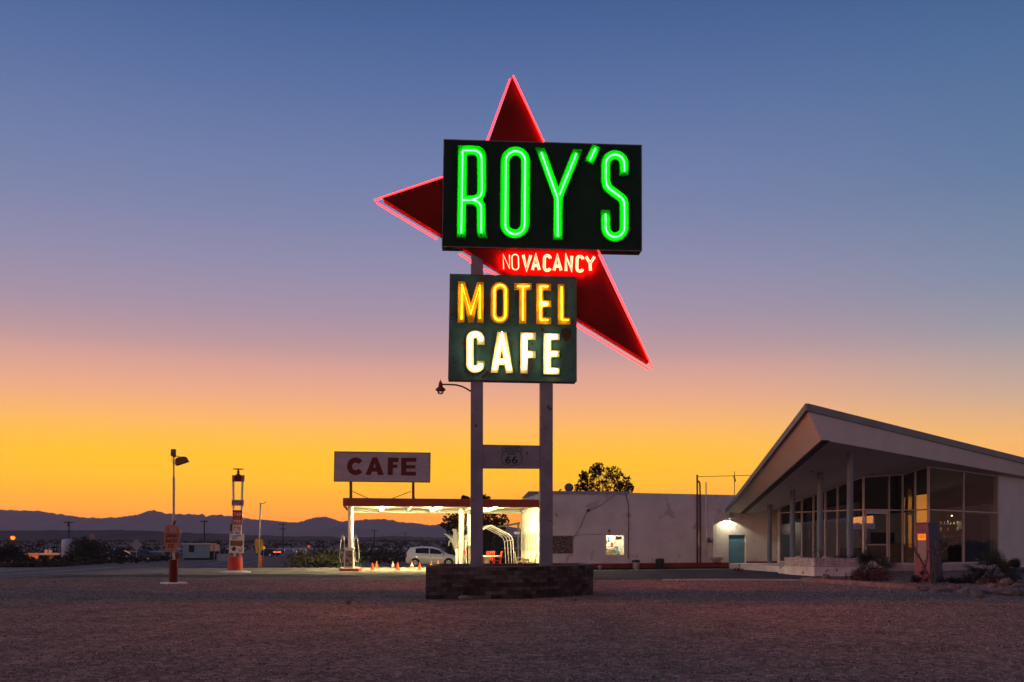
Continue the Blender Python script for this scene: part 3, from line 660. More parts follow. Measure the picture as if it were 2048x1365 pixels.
# side wall lit by the canopy, back and roof
A2 = Vector((.57, 60.8, 0)); B2 = W1+Vector((-2.4, 7.5, 0))
W0i = W0
mb = MB(); su = (A2-W0).normalized(); sn = Vector((-su.y, su.x, 0))*1.0
mb.hexa([W0+wu*.002+Vector((0,0,-.1)), W0+wu*.28-wn*.281+Vector((0,0,-.1)), A2+wu*.28+Vector((0,0,-.1)), A2+Vector((0,0,-.1)), W0+wu*.002-wn*.281+Vector((0,0,4.3)), W0+wu*.28-wn*.281+Vector((0,0,4.3)), A2+wu*.28+Vector((0,0,4.3)), A2+Vector((0,0,4.3))])
mb.v[0] = tuple(W0-wn*.281+wu*.002+Vector((0,0,-.1)))
side_w = mb.build('side_wall', m_stucco2, cafe, recalc=True)
mb = MB(); SQ = Quad(W0-wn*.281, su, Vector((0,0,1))); SQ.n = Vector((-su.y, su.x, 0))
if SQ.n.x > 0: SQ.n = -SQ.n
mpSd = lambda x, y, off=0.0: SQ.at(x, y, off)
loops_mesh(mb, [[(.02,.0),(7,.0),(7,.36),(.02,.36)]], mpSd, .02, .001); mb.build('base_band', m_redband, side_w, recalc=True)
for k in range(6):
    x0 = .75+k*1.0; mb = MB(); loops_mesh(mb, [[(x0,1.05),(x0+.5,1.05),(x0+.5,2.15),(x0,2.15)]], mpSd, .012, .001)
    fr = mb.build('window', M('slot_frame', (.5,.48,.4), .6) if k == 0 else bpy.data.materials['slot_frame'], side_w, recalc=True)
    mb = MB(); loops_mesh(mb, [[(x0+.05,1.1),(x0+.45,1.1),(x0+.45,2.1),(x0+.05,2.1)]], mpSd, .016, .0125); mb.build('pane', M('slot_pane', (.30,.28,.2), .3) if k == 0 else bpy.data.materials['slot_pane'], fr, recalc=True)
mb = MB(); mb.hexa([A2+wu*.3, B2, B2+Vector((0,.3,0)), A2+wu*.3+Vector((0,.3,0))]+[p+Vector((0,0,4.25)) for p in (A2+wu*.3, B2, B2+Vector((0,.3,0)), A2+wu*.3+Vector((0,.3,0)))]); mb.build('back_wall', m_stucco, cafe)
mb = MB(); a, b, c, d = W0-wn*.29+wu*.3, W1-wn*.29-wu*.02, B2, A2+wu*.3
mb.hexa([p+Vector((0,0,3.85)) for p in (a,b,c,d)]+[p+Vector((0,0,4.0)) for p in (a,b,c,d)]); mb.build('roof', M('flat_roof', (.2,.19,.19), .9), cafe)
# door
mb = MB(); z = [(dor[0][0]+.03,.12),(dor[1][0]-.03,.12),(dor[2][0]-.03,dor[2][1]-.03),(dor[3][0]+.03,dor[3][1]-.03)]
loops_mesh(mb, [z], mpQ, -.10, -.15); door = mb.build('door', m_bluedoor, cafe, recalc=True)
mb = MB(); mb.add([mpQ(dor[0][0]+.12, 1.05, -.07)], []); mb = MB(); mb.blob(mpQ(dor[0][0]+.12, 1.05, -.07), .035, 1, 0, 1); mb.build('handle', m_metal, door)
mb = MB(); mb.tube([mpQ(z[0][0]+.05, 1.2, -.097), mpQ(z[1][0]-.05, 1.2, -.097)], .006, 4); mb.build('panel_seam', m_trim, door)
# dark speckled window
m_spk = bpy.data.materials.new('speckled_pane'); m_spk.use_nodes = True; t = m_spk.node_tree; b_ = t.nodes['Principled BSDF']; v_ = t.nodes.new('ShaderNodeTexVoronoi'); v_.inputs['Scale'].default_value = 24
tcn = t.nodes.new('ShaderNodeTexCoord'); t.links.new(tcn.outputs['Object'], v_.inputs['Vector']); r_ = t.nodes.new('ShaderNodeValToRGB'); r_.color_ramp.elements[0].position = .45; r_.color_ramp.elements[0].color = (.02,.015,.012,1); r_.color_ramp.elements[1].position = .9; r_.color_ramp.elements[1].color = (.28,.2,.18,1)
t.links.new(v_.outputs['Color'], r_.inputs[0]); t.links.new(r_.outputs[0], b_.inputs['Base Color']); b_.inputs['Roughness'].default_value = .4
def window(op, mat, depth=-.06, fw=.05, fm=m_white):
    (xa, za), (xb, _), (_, zb), _ = op
    mb = MB(); loops_mesh(mb, [[(xa-.03,za-.03),(xb+.03,za-.03),(xb+.03,zb+.03),(xa-.03,zb+.03)], [(xa+fw,za+fw),(xb-fw,za+fw),(xb-fw,zb-fw),(xa+fw,zb-fw)]], mpQ, .025, .002); fr = mb.build('window', fm, cafe, recalc=True)
    mb = MB(); loops_mesh(mb, [[(xa+.01,za+.01),(xb-.01,za+.01),(xb-.01,zb-.01),(xa+.01,zb-.01)]], mpQ, depth, depth-.01); mb.build('pane', mat, fr, recalc=True); return fr
window(drk, m_spk, -.06, .03, m_frame); window(lit, m_clear, -.06, .04, m_cream)
# shop interior behind the lit window
room = thing('shop_interior', 'brightly lit shop interior seen through the small cafe window', 'shop display', tuple(mpQ(lit[0][0], 0, -1)))
xa, za, xb, zb = lit[0][0]-.5, .3, lit[1][0]+.5, 2.5
rm = [[(xa,za),(xb,za),(xb,zb),(xa,zb)]]
mb = MB(); loops_mesh(mb, rm, mpQ, -1.6, -1.65); mb.build('back_wall', m_cream, room, recalc=True)
mb = MB()
for c4 in ([(xa,za),(xa+.03,za),(xa+.03,zb),(xa,zb)], [(xb-.03,za),(xb,za),(xb,zb),(xb-.03,zb)], [(xa+.03,za),(xb-.03,za),(xb-.03,za+.03),(xa+.03,za+.03)], [(xa+.03,zb-.03),(xb-.03,zb-.03),(xb-.03,zb),(xa+.03,zb)]):
    loops_mesh(mb, [c4], mpQ, -.30, -1.598)
mb.build('side_panel', m_cream, room, recalc=True)
mb = MB(); loops_mesh(mb, [[(xa+.4,zb-.09),(xb-.4,zb-.09),(xb-.4,zb-.05),(xa+.4,zb-.05)]], mpQ, -.5, -1.0); mb.build('strip_light', EM('shop_light', (1,.93,.7), 45), room, recalc=True)
random.seed(21); cols = [(.05,.05,.06),(.6,.5,.1),(.05,.25,.12),(.5,.1,.05),(.3,.3,.32),(.1,.2,.4),(.7,.65,.5),(.08,.04,.03)]
mats_i = [M('goods_%d' % i, c, .6) for i, c in enumerate(cols)]
for m_i, nm in zip(mats_i, ('black','yellow','green','red','grey','blue','cream','brown')): m_i.name = 'goods_'+nm
wl_ = xb-xa
for k in range(34):
    x = random.uniform(lit[0][0]-.1, lit[1][0]+.1); zz = random.uniform(lit[0][1]-.1, lit[2][1]-.15); w_ = random.uniform(.05,.2); h_ = random.uniform(.08,.3); dp = random.uniform(-.5,-1.3)
    if x > lit[0][0]+.75 and zz > lit[2][1]-.35: continue
    mb = MB(); pts = [(x+w_*.5*cos(a)*random.uniform(.7,1.2), zz+h_*.5*sin(a)*random.uniform(.7,1.2)) for a in [q*2*pi/7 for q in range(7)]]
    loops_mesh(mb, [pts], mpQ, dp, dp-.08); mb.build('merchandise', random.choice(mats_i), room, recalc=True)
mb = MB(); x = lit[0][0]; loops_mesh(mb, [[(x+.68,lit[2][1]-.28),(x+1.08,lit[2][1]-.28),(x+1.08,lit[2][1]-.1),(x+.68,lit[2][1]-.1)]], mpQ, -.12, -.13); mb.build('notice', m_yellow, room, recalc=True)
mb = MB()
for zz in (.95, 1.3): loops_mesh(mb, [[(lit[0][0]-.2,zz),(lit[1][0]+.2,zz),(lit[1][0]+.2,zz+.03),(lit[0][0]-.2,zz+.03)]], mpQ, -1.2, -1.5)
mb.build('shelf', m_wood, room, recalc=True)
# pipes and cables on the front wall, each of them a thing
def pipe(pts, r, name, mat, label, cat, off=.05, n=8):
    mb = MB(); mb.tube([mpW(x, y, off) for x, y in pts], r, n); o = mb.build(name, mat, smooth=True, label=label, cat=cat, origin=tuple(mpW(*pts[-1], off))); return o
pipe([(1393.5,1126),(1393,950),], .05, 'vent_pipe', m_rust, 'tallest rusty vent pipe rising above the white cafe wall', 'pipe', .08)
pipe([(1399.5,1126),(1399,1000),(1398.5,968),(1396,963),(1394,964)], .045, 'drain_pipe', m_rust, 'brown pipe beside the tallest vent pipe, bending into it above the roof', 'pipe', .08)
pipe([(1411.5,1124),(1411.2,965)], .035, 'conduit_pipe', m_white, 'thin pale pipe with a capped top, third pipe on the cafe wall', 'pipe', .05)
pipe([(1256,1118),(1257,1030),(1256.5,1010),(1252,993),(1251,988)], .022, 'downpipe', m_rust, 'thin dark downpipe on the cafe wall by the lit window', 'pipe', .03)
pipe([(1146,1078),(1152,1068),(1162,1052),(1168,1035),(1172,1027),(1176,1021),(1186,1018),(1206,1008),(1220,997),(1228,990)], .011, 'wall_cable', m_black, 'loose cable sagging diagonally across the white cafe wall', 'cable', .03, 5)
pipe([(1150,1072),(1172,1068.5),(1190,1069.5),(1211,1070)], .008, 'window_cable', m_black, 'thin cable running level between the two front cafe windows', 'cable', .02, 5)
mb = MB(); mb.blob(mpW(1176,1021,.06), .09, 3, .3, 2); mb.build('junction_box', m_rust, label='small round junction box where the wall cable bends', cat='junction box', origin=tuple(mpW(1176,1021,.06)))
mb = MB(); c = mpW(1217,1062,.12); mb.blob(c, .07, 5, .1, 2); mb.tube([c, mpW(1217,1070,.03)], .015, 5); mb.build('wall_spotlight', m_rust, label='small unlit spotlight above the lit cafe window', cat='light', origin=tuple(c))
t = thing('electric_meter', 'grey electric meter box on the cafe wall left of the blue door', 'meter', tuple(mpW(1419,1081,0)))
loops_mesh(MB(), [[(0,0),(1,0),(1,1)]], mpW, 0, 0)
mb = MB(); loops_mesh(mb, [[(1415,1076.5),(1423,1076.5),(1423,1085),(1415,1085)]], mpW, .16, .002); mb.build('housing', m_tankg, t, recalc=True)
mb = MB(); mb.tube([mpW(1419,1085,.08), mpW(1419,1118,.05)], .02, 6); mb.tube([mpW(1411,1103,.05), mpW(1418,1092,.05)], .012, 5); mb.build('conduit', m_white, t)
mb = MB(); mb.blob(mpW(1419,1080,.16), .07, 2, 0, 2); mb.build('dial', m_metal, t)
mb = MB(); loops_mesh(mb, [[(1424,1032),(1431,1032),(1431,1117),(1424,1117)]], mpW, .14, .001); mb.build('cable_duct', m_stucco, recalc=True, label='tall boxed duct on the wall between meter and blue door', cat='duct', origin=tuple(mpW(1427,1117,0)))
mb = MB(); loops_mesh(mb, [[(1421,1114.5),(1441,1114.5),(1441,1119.5),(1421,1119.5)]], mpW, .30, .001); loops_mesh(mb, [[(1425,1119.5),(1438,1119.5),(1438,1124),(1425,1124)]], mpW, .22, .001); mb.build('wall_shelf', m_conc, recalc=True, label='small concrete ledge low on the wall left of the blue door', cat='ledge', origin=tuple(mpW(1431,1124,0)))
# wall lamp
lp = mpW(1455, 1031, .42)
t = thing('wall_lamp', 'lit barn style wall lamp glaring above the blue door', 'wall lamp', tuple(lp))
mb = MB(); mb.lathe(lp, [(.002,.03),(.165,-.07),(.20,-.198),(.21,-.20),(.18,-.06),(.08,.06),(.05,.13),(.02,.14)], 16); mb.build('lamp_shade', m_metal, t, smooth=True)
mb = MB(); mb.tube([lp+Vector((0,0,.13)), lp+Vector((0,0,.2))+wn*-.1, mpW(1456,1024,.0)], .015, 6); mb.build('arm', m_metal, t)
mb = MB(); mb.blob(lp+Vector((0,0,-.03)), .05, 1, 0, 2); mb.build('bulb', EM('lamp_bulb', (1,.9,.6), 60), t, smooth=True)
pt = bpy.data.lights.new('lamp_light', 'POINT'); pt.energy = 120; pt.color = (1,.86,.58); pt.shadow_soft_size = .015; po = bpy.data.objects.new('lamp_light', pt); COL.objects.link(po); po.location = lp+Vector((0,0,-.10)); 
# bins
def bin_(px, py0, py1, w, mat, lid, label):
    c = mpW(px, 1084, .5); c.z = 0; h = w*1.25; t = thing('trash_bin', label, 'bin', tuple(c))
    mb = MB(); mb.lathe(c, [(w*.40,0),(w*.5,h*.75),(w*.5,h*.76)], 14); mb.build('body', mat, t)
    mb = MB(); mb.lathe(c, [(w*.53,h*.765),(w*.55,h*.8),(w*.5,h*.98),(w*.2,h*1.03)], 14); mb.build('lid', lid, t)
m_bk_pl = M('black_plastic', (.015,.02,.025), .5)
bin_(1264.5, 1117, 1134, .44, m_metal, m_bk_pl, 'pale rubbish bin with a black lid by the thin downpipe')
bin_(1312, 1116, 1134, .50, m_bk_pl, m_bk_pl, 'all black rubbish bin against the white cafe wall')
mb = MB(); c = mpW(1195,1132,.35); mb.blob((c.x, c.y, .14), .13, 4, .3, 2); mb.build('small_pot', m_metal, label='small crumpled pale pot at the wall below the lit window', cat='pot', origin=(c.x, c.y, 0))
# satellite dish on the roof, antenna mast and line
t = thing('satellite_dish', 'round satellite dish on the cafe roof left of the leafy tree', 'satellite dish', tuple(P(1138,987,54.8)))
c = P(1138, 975.5, 54.8); Ax = Matrix.Rotation(radians(80), 3, 'X')
mb = MB(); mb.lathe(c, [(.02,.06),(.15,.05),(.24,.02),(.262,-.03),(.255,-.035),(.2,.0),(.02,.03)], 22, Ax); mb.build('dish', m_tankg, t, smooth=True)
mb = MB(); mb.tube([c, P(1138,988,54.9)], .03, 6); mb.build('mast', m_metal, t)
t = thing('roof_aerial', 'tall thin aerial mast on the roof left of the sloping office roof', 'aerial', tuple(P(1469,992,57.4)))
mb = MB(); mb.tube([P(1469,992,57.4), P(1469,943,57.4)], .022, 6); mb.build('mast', m_rust, t)
mb = MB(); mb.tube([P(1468,953,57.4), P(1470.5,962,57.2)], .05, 6); mb.blob(P(1470,962.5,57.3), .06, 1, 0, 1); mb.build('bracket', m_rust, t)
mb = MB(); mb.tube([P(1395.5,954,56.6), P(1430,953,57), P(1469,952,57.4), P(1502,951,57.8)], .018, 5); mb.build('overhead_cable', m_black, label='overhead cable from the tall vent pipe past the aerial mast', cat='cable', origin=tuple(P(1395,954,56.6)))
mb = MB(); c = P(1120, 984, 54.7); mb.tube([P(1120,990,54.7), P(1120,980,54.7)], .03, 5); mb.tube([P(1118,982,54.7), P(1123,979,54.7)], .04, 5); mb.build('roof_vent', m_rust, label='small crooked roof vent just left of the satellite dish', cat='vent', origin=tuple(P(1120,990,54.7)))
# gable roofed shed rising behind the cafe
t = thing('gabled_shed', 'gabled grey shed roof showing above the canopy beside the right sign post', 'shed', tuple(XY(1070,64))+(0,))
g = lambda px, py, d=64: P(px, py, d)
mb = MB(); mb.add([g(1043,997), g(1057,983), g(1120,983), g(1120,997), g(1043,997,67), g(1057,983,67), g(1120,983,67), g(1120,997,67)], [(0,1,2,3),(7,6,5,4),(0,4,5,1),(1,5,6,2)]); mb.build('roof', m_trim, t)
mb = MB(); mb.add([g(1045,997.5,64.1), g(1118,997.5,64.1), Vector(XY(1118,64.1)+(0,)), Vector(XY(1045,64.1)+(0,))]+[g(1045,997.5,66.9), g(1118,997.5,66.9), Vector(XY(1118,66.9)+(0,)), Vector(XY(1045,66.9)+(0,))], [(0,3,2,1),(4,5,6,7),(0,4,7,3),(1,2,6,5)]); mb.build('wall', m_whitec, t)
# teal pergola beam behind
t = thing('shade_structure', 'weathered teal timber shade roof sloping beside the bright cafe side wall', 'shade structure', tuple(XY(1030,66))+(0,))
mb = MB(); mb.hexa([P(995,1056,66), P(1040,1049,63), P(1040,1049,64.5), P(995,1056,67.5), P(995,1052.5,66), P(1040,1044.5,63), P(1040,1044.5,64.5), P(995,1052.5,67.5)]); mb.build('roof', M('teal_board', (.12,.17,.15), .8), t)
mb = MB(); a = P(1036.5,1047,64); mb.box((a.x, a.y, a.z/2), (.14,.14,a.z)); mb.build('post', m_trim, t)
t = thing('air_cooler', 'small grey air cooler unit on the corner of the bright side wall', 'air cooler', tuple(P(1034,1068,61)))
mb = MB(); c = P(1034,1066,61.2); mb.box(c, (.42,.5,.13)); mb.build('housing', m_parapet, t); mb = MB(); mb.box(c-Vector((0,.0,.09)), (.3,.4,.05)); mb.tube([c, Vector((c.x+.3, c.y, c.z-.05))], .04, 5); mb.build('bracket', m_metal, t)

# ------------------------------------------------------------------ filling station canopy
cn = thing('station_canopy', 'flat filling station canopy with dark red edge on white columns', 'canopy', (-4, 54, 0))
F0 = Vector((-8.97,50.4)); F1 = Vector((1.95,52.62)); B1 = Vector((.62,60.3)); B0 = Vector((-10.12,58.3))
zb_, zt_ = 3.50, 3.90
def edge(a, b, th, z0, z1, name, mat):
    d = (b-a).normalized(); n = Vector((-d.y, d.x)); q = [a, b, b+n*th, a+n*th]; mb = MB()
    mb.hexa([(p.x,p.y,z0) for p in q]+[(p.x,p.y,z1) for p in q]); return mb.build(name, mat, cn, recalc=True)
edge(F0, F1, .12, zb_, zt_, 'fascia', m_redfas); 
dl = (B0-F0).normalized(); edge(B0, F0+dl*.121, .12, zb_, zt_, 'fascia', m_redfas)
edge(B1, B0-(B0-B1).normalized()*.121, .12, zb_-.12, zt_, 'rear_beam', m_cream)
dR = (B1-F1).normalized(); edge(F1+dR*.121, B1-dR*.121, .12, zb_, zt_, 'side_beam', m_cream)
q = [F0+dl*.13+Vector((.13,.03)), F1+dR*.13+Vector((-.13,0)), B1-dR*.13+Vector((-.13,0)), B0-dl*.13+Vector((.13,.02))]
mb = MB(); mb.prism([(p.x, p.y) for p in q], zb_+.10, zb_+.16); mb.build('ceiling', m_cream, cn)
mb = MB(); q2 = [F0+Vector((.005,.005)), F1, B1, B0]; mb.prism([(p.x, p.y) for p in q2], zt_+.002, zt_+.03); mb.build('roof', m_trim, cn)
for tt in (.34, .66):   # ceiling beams across the depth and one lengthwise
    a = F0.lerp(F1, tt)+dl*.14; b = B0.lerp(B1, tt)-dl*.14; d = (b-a).normalized(); n = Vector((-d.y, d.x))*.06
    mb = MB(); qq = [a-n, b-n, b+n, a+n]; mb.hexa([(p.x,p.y,zb_-.02) for p in qq]+[(p.x,p.y,zb_+.098) for p in qq]); mb.build('ceiling_beam', m_cream, cn, recalc=True)
a = F0.lerp(B0, .52)+Vector((.14,.03)); b = F1.lerp(B1, .52)+Vector((-.14,-.03))
ma = a; mbb = b
def column(x, y, r, z0, z1, par, mat, name='column'):
    mb = MB(); mb.lathe((x, y, 0), [(r, z0), (r, z1)], 24); return mb.build(name, mat, par, smooth=False)
column(-9.0, 53.0, .15, .15, zb_+.10, cn, m_cream)
column(-3.08, 58.0, .155, .1, zb_+.10, cn, m_cream)
m_fl = EM('fluorescent', (1,.82,.38), 330)
def fluo(px, dn, k):
    x, y = XY(px, dn); t = thing('canopy_light', ['leftmost lit strip light under the canopy ceiling', 'middle lit strip light under the canopy ceiling', 'lit strip light under the canopy seen between the sign posts'][k], 'light', (x, y, zb_), 'strip lights under the canopy')
    d3 = Vector((dl.x, dl.y, 0)); c = Vector((x, y, zb_+.05))
    rz = atan2(dl.y, dl.x)
    mb = MB(); mb.box(c+d3*2.6, (5.2,.22,.07), rz); mb.build('housing', m_white, t)
    mb = MB()
    for s_ in (-.06, .06):
        n = Vector((-dl.y, dl.x, 0))*s_; mb.tube([c+d3*.05+n-Vector((0,0,.065)), c+d3*5.15+n-Vector((0,0,.065))], .028, 8)
    mb.build('tube', m_fl, t, smooth=True)
fluo(764.5, 51.9, 0); fluo(876, 52.2, 1); fluo(992, 52.5, 2)
# roof cafe sign
cs = thing('rooftop_sign', 'white board reading CAFE in dark red standing on the canopy roof', 'sign', tuple(P(764,998,51.2)))
CP = Plane((-6.9, 51.3, 0), Vector((.18,-1,0)))
mpC = lambda x, y, off=0.0: CP.at(640+x/4.55, 880+y/4.55, off)
mb = MB(); CB = [(133,108),(1004,120),(1000,386),(128,377)]; loops_mesh(mb, [CB], mpC, 0, -.12); pan = mb.build('panel', M('cafe_board', (.35,.345,.375), .7, (.29,.28,.31), 2, stain=((.17,.12,.12), 6, .66), stretch=(1,1,3)), cs, recalc=True)
mb = MB(); loops_mesh(mb, ribbon(CB, 6, True), mpC, .02, -.14); mb.build('edge_trim', m_rust, pan)
m_dr = M('letter_dark_red', (.10,.010,.009), .6, (.07,.010,.010), 4)
Cc = ribbon(arc(325,242,56,-38,-322,22,ry=58), 46)
mb = MB(); loops_mesh(mb, Cc, mpC, .012, .001); mb.build('letter', m_dr, pan, recalc=True)
mb = MB(); loops_mesh(mb, [[(478,160),(520,160),(582,320),(528,322),(517,290),(474,290),(462,320),(413,320)], [(497,212),(510,252),(484,252)]], mpC, .012, .001); mb.build('letter', m_dr, pan, recalc=True)
mb = MB(); loops_mesh(mb, [[(618,162),(715,164),(714,203),(664,203),(664,226),(704,226),(703,256),(664,256),(662,320),(615,320)]], mpC, .012, .001); mb.build('letter', m_dr, pan, recalc=True)
mb = MB(); loops_mesh(mb, [[(739,163),(877,165),(876,202),(786,201),(786,230),(868,231),(868,262),(785,262),(785,291),(874,292),(872,327),(738,324)]], mpC, .012, .001); mb.build('letter', m_dr, pan, recalc=True)
for x0, x1 in ((268,290),(837,858)):
    mb = MB(); a = mpC(x0, 378, -.03); b = mpC(x1, 378, -.03); mb.hexa([(a.x,a.y,zt_+.03),(b.x,b.y,zt_+.03),(b.x,b.y+.14,zt_+.03),(a.x,a.y+.14,zt_+.03),(a.x,a.y,a.z+.05),(b.x,b.y,a.z+.05),(b.x,b.y+.14,a.z+.05),(a.x,a.y+.14,a.z+.05)]); mb.build('post', m_rust, cs)
mb = MB(); mb.tube([mpC(298,470,-.06), mpC(500,545,-1.6)], .02, 5); mb.build('brace', m_rust, cs); mb = MB(); mb.tube([mpC(826,470,-.06), mpC(610,545,-1.6)], .02, 5); mb.build('brace', m_rust, cs)
mb = MB(); mb.tube([mpC(865,520,-.3), mpC(862,548,-.3)], .02, 5); mb.build('stub', m_rust, cs)

# ------------------------------------------------------------------ pump islands and pumps
def island(c, L_, w, rz, h, label):
    mb = MB(); pts = []
    for a in range(16):
        t_ = 2*pi*a/16; pts.append((L_/2*cos(t_)*(1.08 if abs(cos(t_)) > .5 else 1), w/2*(1 if sin(t_) > 0 else -1)*min(1, abs(sin(t_))*1.6)))
    pts = [(c[0]+x*cos(rz)-y*sin(rz), c[1]+x*sin(rz)+y*cos(rz)) for x, y in pts]
    t = thing('pump_island', label, 'kerb island', (c[0], c[1], 0))
    MB().prism(pts, -.05, h-.03).build('kerb', m_red, t); MB().prism([(c[0]+(x-c[0])*.96, c[1]+(y-c[1])*.96) for x, y in pts], h-.03, h).build('slab', m_conc, t)
island((-9.0,53.0), 1.15, 3.6, radians(9), .16, 'red edged concrete island under the left fuel pump')
island((-3.1,58.0), 2.2, 3.6, radians(9), .12, 'red edged concrete island around the middle canopy column')
def pump(c, rz, label, s=1):
    t = thing('fuel_pump', label, 'fuel pump', tuple(c)); c = Vector(c)
    def q(x, y, z): return c+Vector((x*cos(rz)-y*sin(rz), x*sin(rz)+y*cos(rz), z))*s
    def hexm(w0, d0, z0, w1, d1, z1): return [q(-w0,-d0,z0),q(w0,-d0,z0),q(w0,d0,z0),q(-w0,d0,z0),q(-w1,-d1,z1),q(w1,-d1,z1),q(w1,d1,z1),q(-w1,d1,z1)]
    MB().hexa(hexm(.26,.22,0,.24,.2,1.02)).build('body', m_cream, t)
    MB().hexa([q(-.2,-.235,.08),q(.2,-.235,.08),q(.2,-.223,.08),q(-.2,-.223,.08),q(-.18,-.216,.95),q(.18,-.216,.95),q(.18,-.204,.95),q(-.18,-.204,.95)]).build('front_panel', M('pump_panel', (.22,.17,.14), .6, (.04,.03,.03), 5, npos=(.45,.6)) if 'pump_panel' not in bpy.data.materials else bpy.data.materials['pump_panel'], t)
    MB().hexa(hexm(.28,.24,1.022,.28,.24,1.12)).build('head', m_cream, t)
    for sx in (-1, 1):
        mb = MB(); mb.tube([q(sx*.26,0,1.0), q(sx*.3,0,1.7), q(sx*.36,0,1.82), q(sx*.45,0,1.6), q(sx*.52,0,1.0), q(sx*.54,0,.55), q(sx*.47,0,.3), q(sx*.36,0,.35), q(sx*.3,-.02,.7)], .022, 6); mb.build('hose', m_white, t, smooth=True)
        mb = MB(); mb.tube([q(sx*.3,-.02,.62), q(sx*.3,-.02,.9)], .04, 6); mb.build('nozzle', m_metal, t)
pump((-8.98, 52.45, .16), 0, 'weathered cream fuel pump with two hoses at the left canopy column')
t = thing('fuel_pump', 'boxy fuel pump half hidden behind the left sign post', 'fuel pump', (-2.55,57.2,.12))
MB().box((-2.42,57.2,.72), (.42,.5,1.2)).build('body', M('pump_grey', (.28,.22,.19), .6, (.12,.09,.08), 5), t)
MB().box((-2.5,57.2,2.32), (.36,.4,1.9)).build('sign_board', m_cream, t); MB().box((-2.65,56.98,1.9), (.05,.04,1.3)).build('frame', m_trim, t); MB().box((-2.52,57.1,1.335), (.44,.5,.03)).build('collar', m_black, t)
mb = MB(); mb.tube([(-2.72,57,.3),(-2.76,57,1.2),(-2.74,57,1.6)], .02, 5); mb.build('hose', m_white, t)
MB().box((-2.84,57.3,.95), (.19,.16,.26)).build('squeegee_box', m_red, label='small red box mounted beside the middle canopy column', cat='box', origin=(-2.84,57.3,.8))
MB().lathe((-2.84,57.3,.12), [(.02,0),(.02,.7)], 6).build('squeegee_stand', m_metal, label='thin metal stand carrying the small red box', cat='stand', origin=(-2.84,57.3,.12))
for x, lb in ((-3.32,'white bollard with yellow cap left of the middle canopy column'),):
    t = thing('bollard', lb, 'bollard', (x,57.2,.12)); MB().lathe((x,57.2,.12), [(.075,0),(.075,1.0),(.05,1.06)], 10).build('post', m_cream, t); MB().lathe((x,57.2,1.18), [(.085,0),(.085,.07),(.03,.1)], 10).build('cap', m_yellow, t)
# ------------------------------------------------------------------ traffic cones
def cone(c, label, stripe, k):
    t = thing('traffic_cone', label, 'traffic cone', tuple(c), 'traffic cones beneath the canopy'); z = c[2]
    MB().box((c[0], c[1], z+.012), (.28,.28,.024)).build('base', m_orange if k != 2 else m_tyre, t)
    body = m_orange if k < 2 else m_yellow
    MB().lathe((c[0], c[1], z+.025), [(.115,0),(.09,.10)], 14).build('body', body, t); MB().lathe((c[0], c[1], z+.025), [(.09,.1005),(.055,.24)], 14).build('band', m_conew if stripe else body, t); MB().lathe((c[0], c[1], z+.025), [(.055,.2405),(.025,.39),(.018,.40)], 14).build('tip', body, t)
conesd = [(745,1141,'orange traffic cone nearest the left fuel pump',0,0),(753.5,1137.5,'orange cone just behind the cone nearest the fuel pump',0,0),(786,1137,'striped pale yellow cone behind the pair left of the car',1,2),(795.5,1141,'orange cone in front of the striped pale yellow one',0,1),
 (824,1136.6,'white and orange striped cone by the rear wheel of the silver car',1,1),(839,1140,'plain orange cone in front of the silver car rear wheel',0,0),(862,1136,'yellow cone beside the middle of the silver car',0,3),(876,1136,'last orange cone before the front wheel of the silver car',0,0)]
for px, py, lb, st_, k in conesd:
    d = F*EYE/(py-HY); x, y = XY(px, d); cone((x, y, gh(y)+.008), lb, st_, k)
